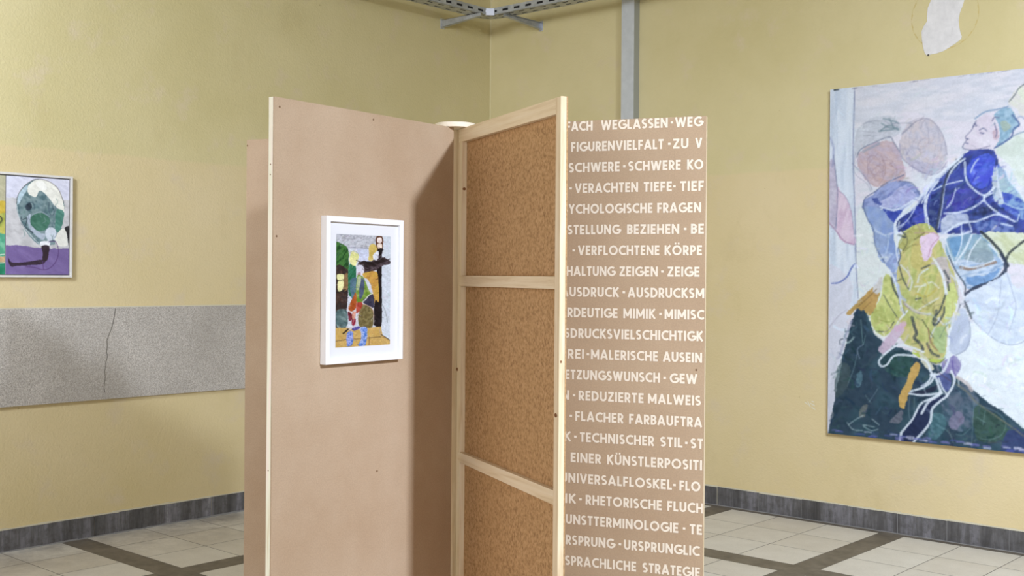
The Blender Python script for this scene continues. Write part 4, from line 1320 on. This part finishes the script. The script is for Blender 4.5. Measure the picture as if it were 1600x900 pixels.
bpy.context.view_layer.update()
R4 = np.array(fp.matrix_world)
Wp = P3 @ R4[:3, :3].T + R4[:3, 3]
U, V = project(Wp)
p = Paint(U, V, 9)
a = zz(520, 360, 9.0); b2 = zz(520, 450, 9.0)
p.fill([(500, 340), (640, 340), (640, 560), (500, 560)], (196, 200, 208), smooth=False, var=8)
p.fill(a((0, 0), (700, 60), (700, 250), (0, 250)), (170, 172, 178), smooth=False, var=16, vs_=(2.5, 1.2), ang=-.4, col2=(188, 190, 196))
p.stroke(a((200, 245), (350, 245), (540, 258)), 1.1, (108, 108, 124), .8)
p.fill(a((340, 260), (540, 260), (520, 440), (360, 440)), (190, 196, 216), smooth=False, wob=.4)
p.fill(a((690, 60), (860, 60), (860, 1700), (690, 1700)), (198, 206, 214), smooth=False, wob=.2, var=6)
p.stroke(a((820, 90), (815, 900), (810, 1500)), 1.2, (168, 182, 184), .6)
p.fill(a((20, 190), (130, 190), (215, 260), (225, 420), (215, 600), (60, 620), (20, 600)), (52, 98, 56), wob=.4, var=20, vs_=(1.6, 5), col2=(72, 122, 60))
p.fill(a((20, 560), (200, 540), (215, 640), (215, 900), (180, 1300), (200, 1500), (20, 1500)), (92, 70, 62), wob=.4, var=22, vs_=(2, 1.5), col2=(62, 54, 52))
p.fill(a((140, 660), (210, 600), (215, 800), (150, 850)), (142, 112, 78), wob=.3)
p.fill(a((60, 620), (150, 620), (150, 690), (110, 720), (65, 690)), (224, 222, 158), wob=.3, var=8)
p.fill(a((70, 725), (150, 710), (140, 830), (80, 860)), (226, 222, 160), wob=.3, var=8)
p.stroke(a((65, 700), (110, 705), (150, 690)), .9, (44, 40, 32), .9)
p.stroke(a((50, 870), (110, 860), (180, 830)), 1.3, (36, 34, 32), .9)
p.fill(b2((50, 330), (180, 300), (210, 420), (190, 540), (60, 560)), (92, 116, 116), wob=.6, var=20, col2=(120, 142, 140))
p.fill(a((225, 500), (320, 510), (330, 700), (330, 900), (225, 900)), (50, 122, 88), wob=.3, var=14, vs_=(1.5, 5), col2=(74, 140, 106))
p.fill(a((240, 720), (340, 680), (330, 950), (270, 960)), (86, 118, 134), wob=.4, var=12)
p.fill(a((245, 350), (280, 300), (340, 320), (365, 370), (340, 440), (320, 500), (260, 480), (235, 420)), (226, 222, 152), wob=.3, var=10, col2=(206, 208, 130))
p.stroke(a((240, 310), (290, 290), (340, 310), (365, 350)), .8, (150, 146, 90), .8)
p.fill(a((510, 230), (560, 190), (610, 220), (630, 280), (590, 330), (570, 420), (500, 420), (510, 330)), (214, 190, 106), wob=.3, var=12, col2=(196, 170, 84))
p.fill(a((610, 90), (700, 90), (700, 270), (640, 275), (610, 200)), (104, 66, 46), wob=.3, var=10)
p.fill(a((630, 110), (685, 105), (685, 170), (630, 170)), (232, 216, 208), wob=.3)
p.fill(a((630, 195), (690, 190), (690, 260), (640, 260)), (226, 208, 190), wob=.3)
p.fill(a((630, 270), (715, 265), (690, 350), (690, 900), (690, 1300), (650, 1300), (620, 900), (620, 450)), (38, 32, 34), wob=.3, var=10)
p.fill(a((570, 340), (640, 290), (640, 400), (580, 420)), (208, 212, 220), wob=.3)
p.fill(a((350, 470), (420, 430), (540, 440), (570, 410), (630, 420), (700, 380), (760, 400), (810, 440), (800, 470), (700, 500), (610, 560), (440, 590), (430, 500)), (54, 44, 46), wob=.5, var=14, col2=(76, 62, 66))
for q in (((440, 590), (520, 560), (640, 500), (800, 440)), ((600, 540), (720, 480), (815, 450)), ((560, 430), (640, 420), (700, 370)), ((620, 420), (690, 330), (715, 270)), ((520, 510), (560, 520)), ((640, 480), (760, 440), (800, 410)), ((440, 520), (500, 540))):
    p.stroke(a(*q), .8, (146, 130, 140), .8)
for q in (((700, 440), (760, 420), (800, 400)), ((690, 470), (815, 445)), ((690, 400), (730, 380)), ((350, 490), (400, 460), (330, 420))):
    p.stroke(a(*q), 1.2, (56, 44, 46), .9)
p.fill(a((330, 560), (350, 500), (400, 490), (440, 540), (430, 600), (370, 640), (335, 620)), (208, 206, 218), wob=.3, var=8)
p.fill(a((350, 600), (390, 590), (390, 640), (350, 640)), (176, 144, 150), wob=.3)
p.fill(a((430, 600), (610, 580), (640, 700), (650, 900), (640, 1020), (580, 1020), (560, 850), (500, 700), (440, 660)), (208, 168, 76), wob=.4, var=12, vs_=(2, 5), col2=(196, 148, 72))
p.fill(a((340, 650), (420, 650), (460, 720), (520, 860), (560, 900), (500, 980), (400, 1020), (330, 1000)), (120, 156, 62), wob=.4, var=16, col2=(150, 172, 92))
p.fill(a((390, 690), (440, 700), (440, 850), (390, 970), (370, 900)), (84, 96, 122), wob=.3, var=10)
p.fill(a((350, 660), (400, 660), (380, 780), (345, 840)), (168, 180, 140), wob=.3)
p.fill(b2((420, 190), (540, 90), (575, 110), (580, 260), (540, 270)), (68, 68, 88), wob=.3, var=8)
p.stroke(b2((410, 200), (460, 160), (510, 100), (560, 75)), 1.4, (226, 226, 214), .95)
p.fill(b2((590, 190), (640, 200), (680, 260), (680, 530), (590, 530), (575, 480)), (46, 40, 44), wob=.3, var=14)
p.fill(b2((370, 330), (430, 230), (560, 300), (570, 400), (550, 550), (400, 550), (360, 480)), (142, 130, 86), wob=.4, var=26, vs_=(1, 1), col2=(110, 98, 60))
p.fill(b2((220, 280), (270, 160), (320, 60), (335, 180), (325, 280), (260, 330)), (178, 92, 44), wob=.3, var=12)
p.fill(b2((330, 220), (400, 200), (420, 240), (370, 330), (330, 350)), (182, 78, 64), wob=.3, var=12)
p.fill(b2((210, 340), (270, 370), (270, 440), (230, 460)), (122, 44, 60), wob=.3)
p.fill(b2((270, 440), (320, 430), (310, 520), (270, 520)), (146, 40, 66), wob=.3)
p.fill(b2((270, 350), (320, 330), (310, 420), (280, 440)), (206, 140, 120), wob=.3)
for q in (((235, 330), (290, 360), (300, 440), (270, 510)), ((240, 240), (215, 310), (240, 340)), ((340, 190), (330, 300), (300, 340)), ((345, 460), (310, 520), (250, 560)), ((430, 220), (560, 300), (580, 500)), ((370, 340), (350, 450))):
    p.stroke(b2(*q), .9, (216, 176, 162), .85)
p.fill(b2((30, 560), (220, 560), (340, 590), (480, 560), (680, 540), (700, 660), (820, 740), (820, 900), (30, 900)), (206, 172, 104), smooth=False, wob=.3, var=12, vs_=(4, 1.5), col2=(196, 160, 86))
p.stroke(b2((40, 750), (130, 735), (200, 720), (350, 715), (520, 700), (680, 685)), 1.0, (104, 84, 56), .9)
p.stroke(b2((680, 655), (740, 690), (810, 740)), 1.2, (70, 60, 50), .9)
p.stroke(b2((515, 690), (510, 800)), 1.1, (140, 92, 52), .8)
p.stroke(b2((655, 560), (675, 680)), 1.0, (170, 150, 130), .9)
p.fill(b2((200, 640), (270, 610), (290, 700), (270, 800), (200, 810)), (86, 122, 196), wob=.6, var=26, vs_=(1.3, 1.3), col2=(150, 160, 216))
p.fill(b2((390, 560), (480, 560), (480, 700), (450, 810), (360, 810), (400, 700)), (90, 130, 206), wob=.6, var=26, vs_=(1.3, 1.3), col2=(160, 176, 220))
p.fill(b2((270, 570), (350, 540), (390, 560), (300, 600)), (84, 76, 150), wob=.3)
p.stroke(b2((225, 590), (300, 545), (340, 540)), 1.6, (196, 196, 222), .9)
p.stroke(b2((145, 640), (215, 580)), 2.2, (40, 34, 38), .95)
p.stroke(b2((690, 220), (740, 330), (770, 490)), 1.3, (150, 158, 164), .85)
p.stroke(b2((690, 230), (760, 440), (770, 490)), 1.0, (176, 186, 190), .7)
p.dabs(420, (522, 364, 612, 546), 3.5, .9, 34, None, .5)
p.finish(0.84, 0.04, 1)
p.C = np.clip((p.C - 150) * 1.12 + 140, 0, 255)
painted_sheet('print', fp, P3, p, M['canvas'])

# ------------------------------------------------------------------ cable tray, brackets and duct
TZ, TW, THH = 3.42, 0.12, 0.05
nearX, nearY = -5.80, 6.22       # near (room-side) face of the runs along the left / right wall
RB = 0.10
# centre path of the near side: up the left wall, round the corner, along the right wall


def tray_path(off):
    """near side offset towards the walls by off"""
    x, y = nearX - off, nearY + off
    ch = 0.07 + off * 0.6
    pts = [(x, 1.5), (x, y - ch)]
    for k in range(1, 6):
        t = k / 6
        pts.append(((1 - t) ** 2 * x + 2 * t * (1 - t) * x + t * t * (x + ch), (1 - t) ** 2 * (y - ch) + 2 * t * (1 - t) * y + t * t * y))
    pts += [(x + ch, y), (-1.5, y)]
    return [Vector((q[0], q[1], 0)) for q in pts]


def walk(path, step):
    out_ = [(path[0], (path[1] - path[0]).normalized())]
    for i in range(len(path) - 1):
        d = path[i + 1] - path[i]
        n = max(1, round(d.length / step))
        out_ += [(path[i] + d * (j / n), d.normalized()) for j in range(1, n + 1)]
    return out_


tray = empty('cable_tray', (0, 0, 0), 0, 'galvanised perforated cable tray running round the room corner near the top', 'cable tray')


def strip_wall(path, z0, z1, thick, name, slot=(0.34, 0.66)):
    """upright flange with slots: cells of 0.03 m, two solid, two open"""
    m = MB()
    w = walk(path, 0.055)
    hz = z1 - z0
    for i in range(len(w) - 1):
        a, c = w[i][0], w[i + 1][0]
        d = (c - a).normalized()
        n = Vector((-d.y, d.x, 0)) * thick
        def cell(za, zb):
            m.hexa([(a.x, a.y, za), (c.x, c.y, za), (c.x + n.x, c.y + n.y, za), (a.x + n.x, a.y + n.y, za),
                    (a.x, a.y, zb), (c.x, c.y, zb), (c.x + n.x, c.y + n.y, zb), (a.x + n.x, a.y + n.y, zb)])
        if i % 2 == 0:
            cell(z0, z0 + hz * slot[0]); cell(z0 + hz * slot[1], z1)
        else:
            cell(z0, z1)
    return m.build(name, M['zinc'], tray)


strip_wall(tray_path(0.0), TZ, TZ + THH, 0.0015, 'side_flange')
strip_wall(tray_path(TW), TZ, TZ + THH, -0.0015, 'side_flange')
m = MB()
# base sheet in five lanes, two of them slotted
lanes = [0, 0.022, 0.038, 0.082, 0.098, TW]
n_w = len(walk(tray_path(0), 0.03))
paths = []
for o_ in lanes:
    pth = tray_path(o_)
    seg = []
    L1 = 84
    for j in range(L1): seg.append(pth[0].lerp(pth[1], j / L1))
    seg += pth[1:-1]
    for j in range(1, L1 + 1): seg.append(pth[-2].lerp(pth[-1], j / L1))
    paths.append(seg)
for li in range(5):
    for i in range(len(paths[0]) - 1):
        if li in (1, 3) and i % 2 == 0:
            continue
        a, c = paths[li][i], paths[li][i + 1]
        d, e = paths[li + 1][i + 1], paths[li + 1][i]
        m.hexa([(a.x, a.y, TZ), (c.x, c.y, TZ), (d.x, d.y, TZ), (e.x, e.y, TZ)] + [(q.x, q.y, TZ + 0.0012) for q in (a, c, d, e)])
m.build('tray_base', M['zinc'], tray)
# black cables lying in the tray, which show as dark slots
mc = MB()
for o_ in (0.012, 0.026, 0.040, 0.054, 0.068, 0.082, 0.096):
    w = [q[0] for q in walk(tray_path(o_), 0.2)]
    rc = 0.0065
    rings = []
    for i, q in enumerate(w):
        d = (w[min(i + 1, len(w) - 1)] - w[max(i - 1, 0)]).normalized()
        n = Vector((-d.y, d.x, 0))
        rings.append([(q.x + n.x * rc * math.cos(t * math.pi / 4), q.y + n.y * rc * math.cos(t * math.pi / 4), TZ + 0.0018 + rc * 3.2 + rc * 3.2 * math.sin(t * math.pi / 4)) for t in range(8)])
    base_ = len(mc.v)
    for rg in rings: mc.v += rg
    for i in range(len(rings) - 1):
        for t in range(8):
            u_ = (t + 1) % 8
            mc.f.append((base_ + i * 8 + t, base_ + i * 8 + u_, base_ + (i + 1) * 8 + u_, base_ + (i + 1) * 8 + t)); mc.mi.append(0)
cab = mc.build('cable_bundle', flat('black_cable', (34, 34, 36), 0.5))
cab['label'] = 'black cables lying inside the cable tray, glimpsed through its slots'
cab['category'] = 'cables'
cab['kind'] = 'stuff'
# white plastic clip on the near edge in the corner
cpt = tray_path(0)[4]
m = MB()
dirn = Vector((0.7071, 0.7071, 0)); nrm = Vector((0.7071, -0.7071, 0))
c0 = Vector((cpt.x, cpt.y, 0)) + nrm * 0.003
def cb(u0, u1, n0, n1, z0, z1):
    P = []
    for z in (z0, z1):
        for (u, n) in ((u0, n0), (u1, n0), (u1, n1), (u0, n1)):
            q = c0 + dirn * u + nrm * n
            P.append((q.x, q.y, z))
    m.hexa(P)
cb(-0.034, 0.034, 0, 0.006, TZ - 0.004, TZ + 0.046)
m.build('joint_clip', M['clip'], tray, 0.002)


def bracket(wall, pos, label, bolt):
    e = empty('tray_bracket', (WL, pos, TZ) if wall == 'L' else (pos, WR, TZ), 0 if wall == 'L' else -math.pi / 2, label, 'bracket', 'tray brackets')
    # local x: away from the wall
    L = 0.41
    m = MB()
    y = 0.014
    # tapering C-shaped arm: web and two lips, its top under the tray
    m.hexa([(0.006, -y, -0.055), (L, -y, -0.022), (L, -y + 0.003, -0.022), (0.006, -y + 0.003, -0.055),
            (0.006, -y, -0.001), (L, -y, -0.001), (L, -y + 0.003, -0.001), (0.006, -y + 0.003, -0.001)])
    m.box(0.006, L, -y, y, -0.003, -0.001)
    m.hexa([(0.006, -y, -0.055), (L, -y, -0.024), (L, y, -0.024), (0.006, y, -0.055),
            (0.006, -y, -0.053), (L, -y, -0.022), (L, y, -0.022), (0.006, y, -0.053)])
    m.build('arm', M['zinc'], e)
    MB().box(0, 0.006, -0.02, 0.02, -0.066, 0.012).build('wall_plate', M['bolt'], e, 0.001)
    if bolt:
        MB().cyl((0.006, 0, -0.044), (1, 0, 0), 0.014, 0.012, 6).build('bolt', M['bolt'], e)
    return e


bracket('L', 6.105, 'steel bracket on the left wall under the cable tray, left of the corner', False)
bracket('R', -5.66, 'steel bracket with a bolt on the right wall, under the cable tray', True)

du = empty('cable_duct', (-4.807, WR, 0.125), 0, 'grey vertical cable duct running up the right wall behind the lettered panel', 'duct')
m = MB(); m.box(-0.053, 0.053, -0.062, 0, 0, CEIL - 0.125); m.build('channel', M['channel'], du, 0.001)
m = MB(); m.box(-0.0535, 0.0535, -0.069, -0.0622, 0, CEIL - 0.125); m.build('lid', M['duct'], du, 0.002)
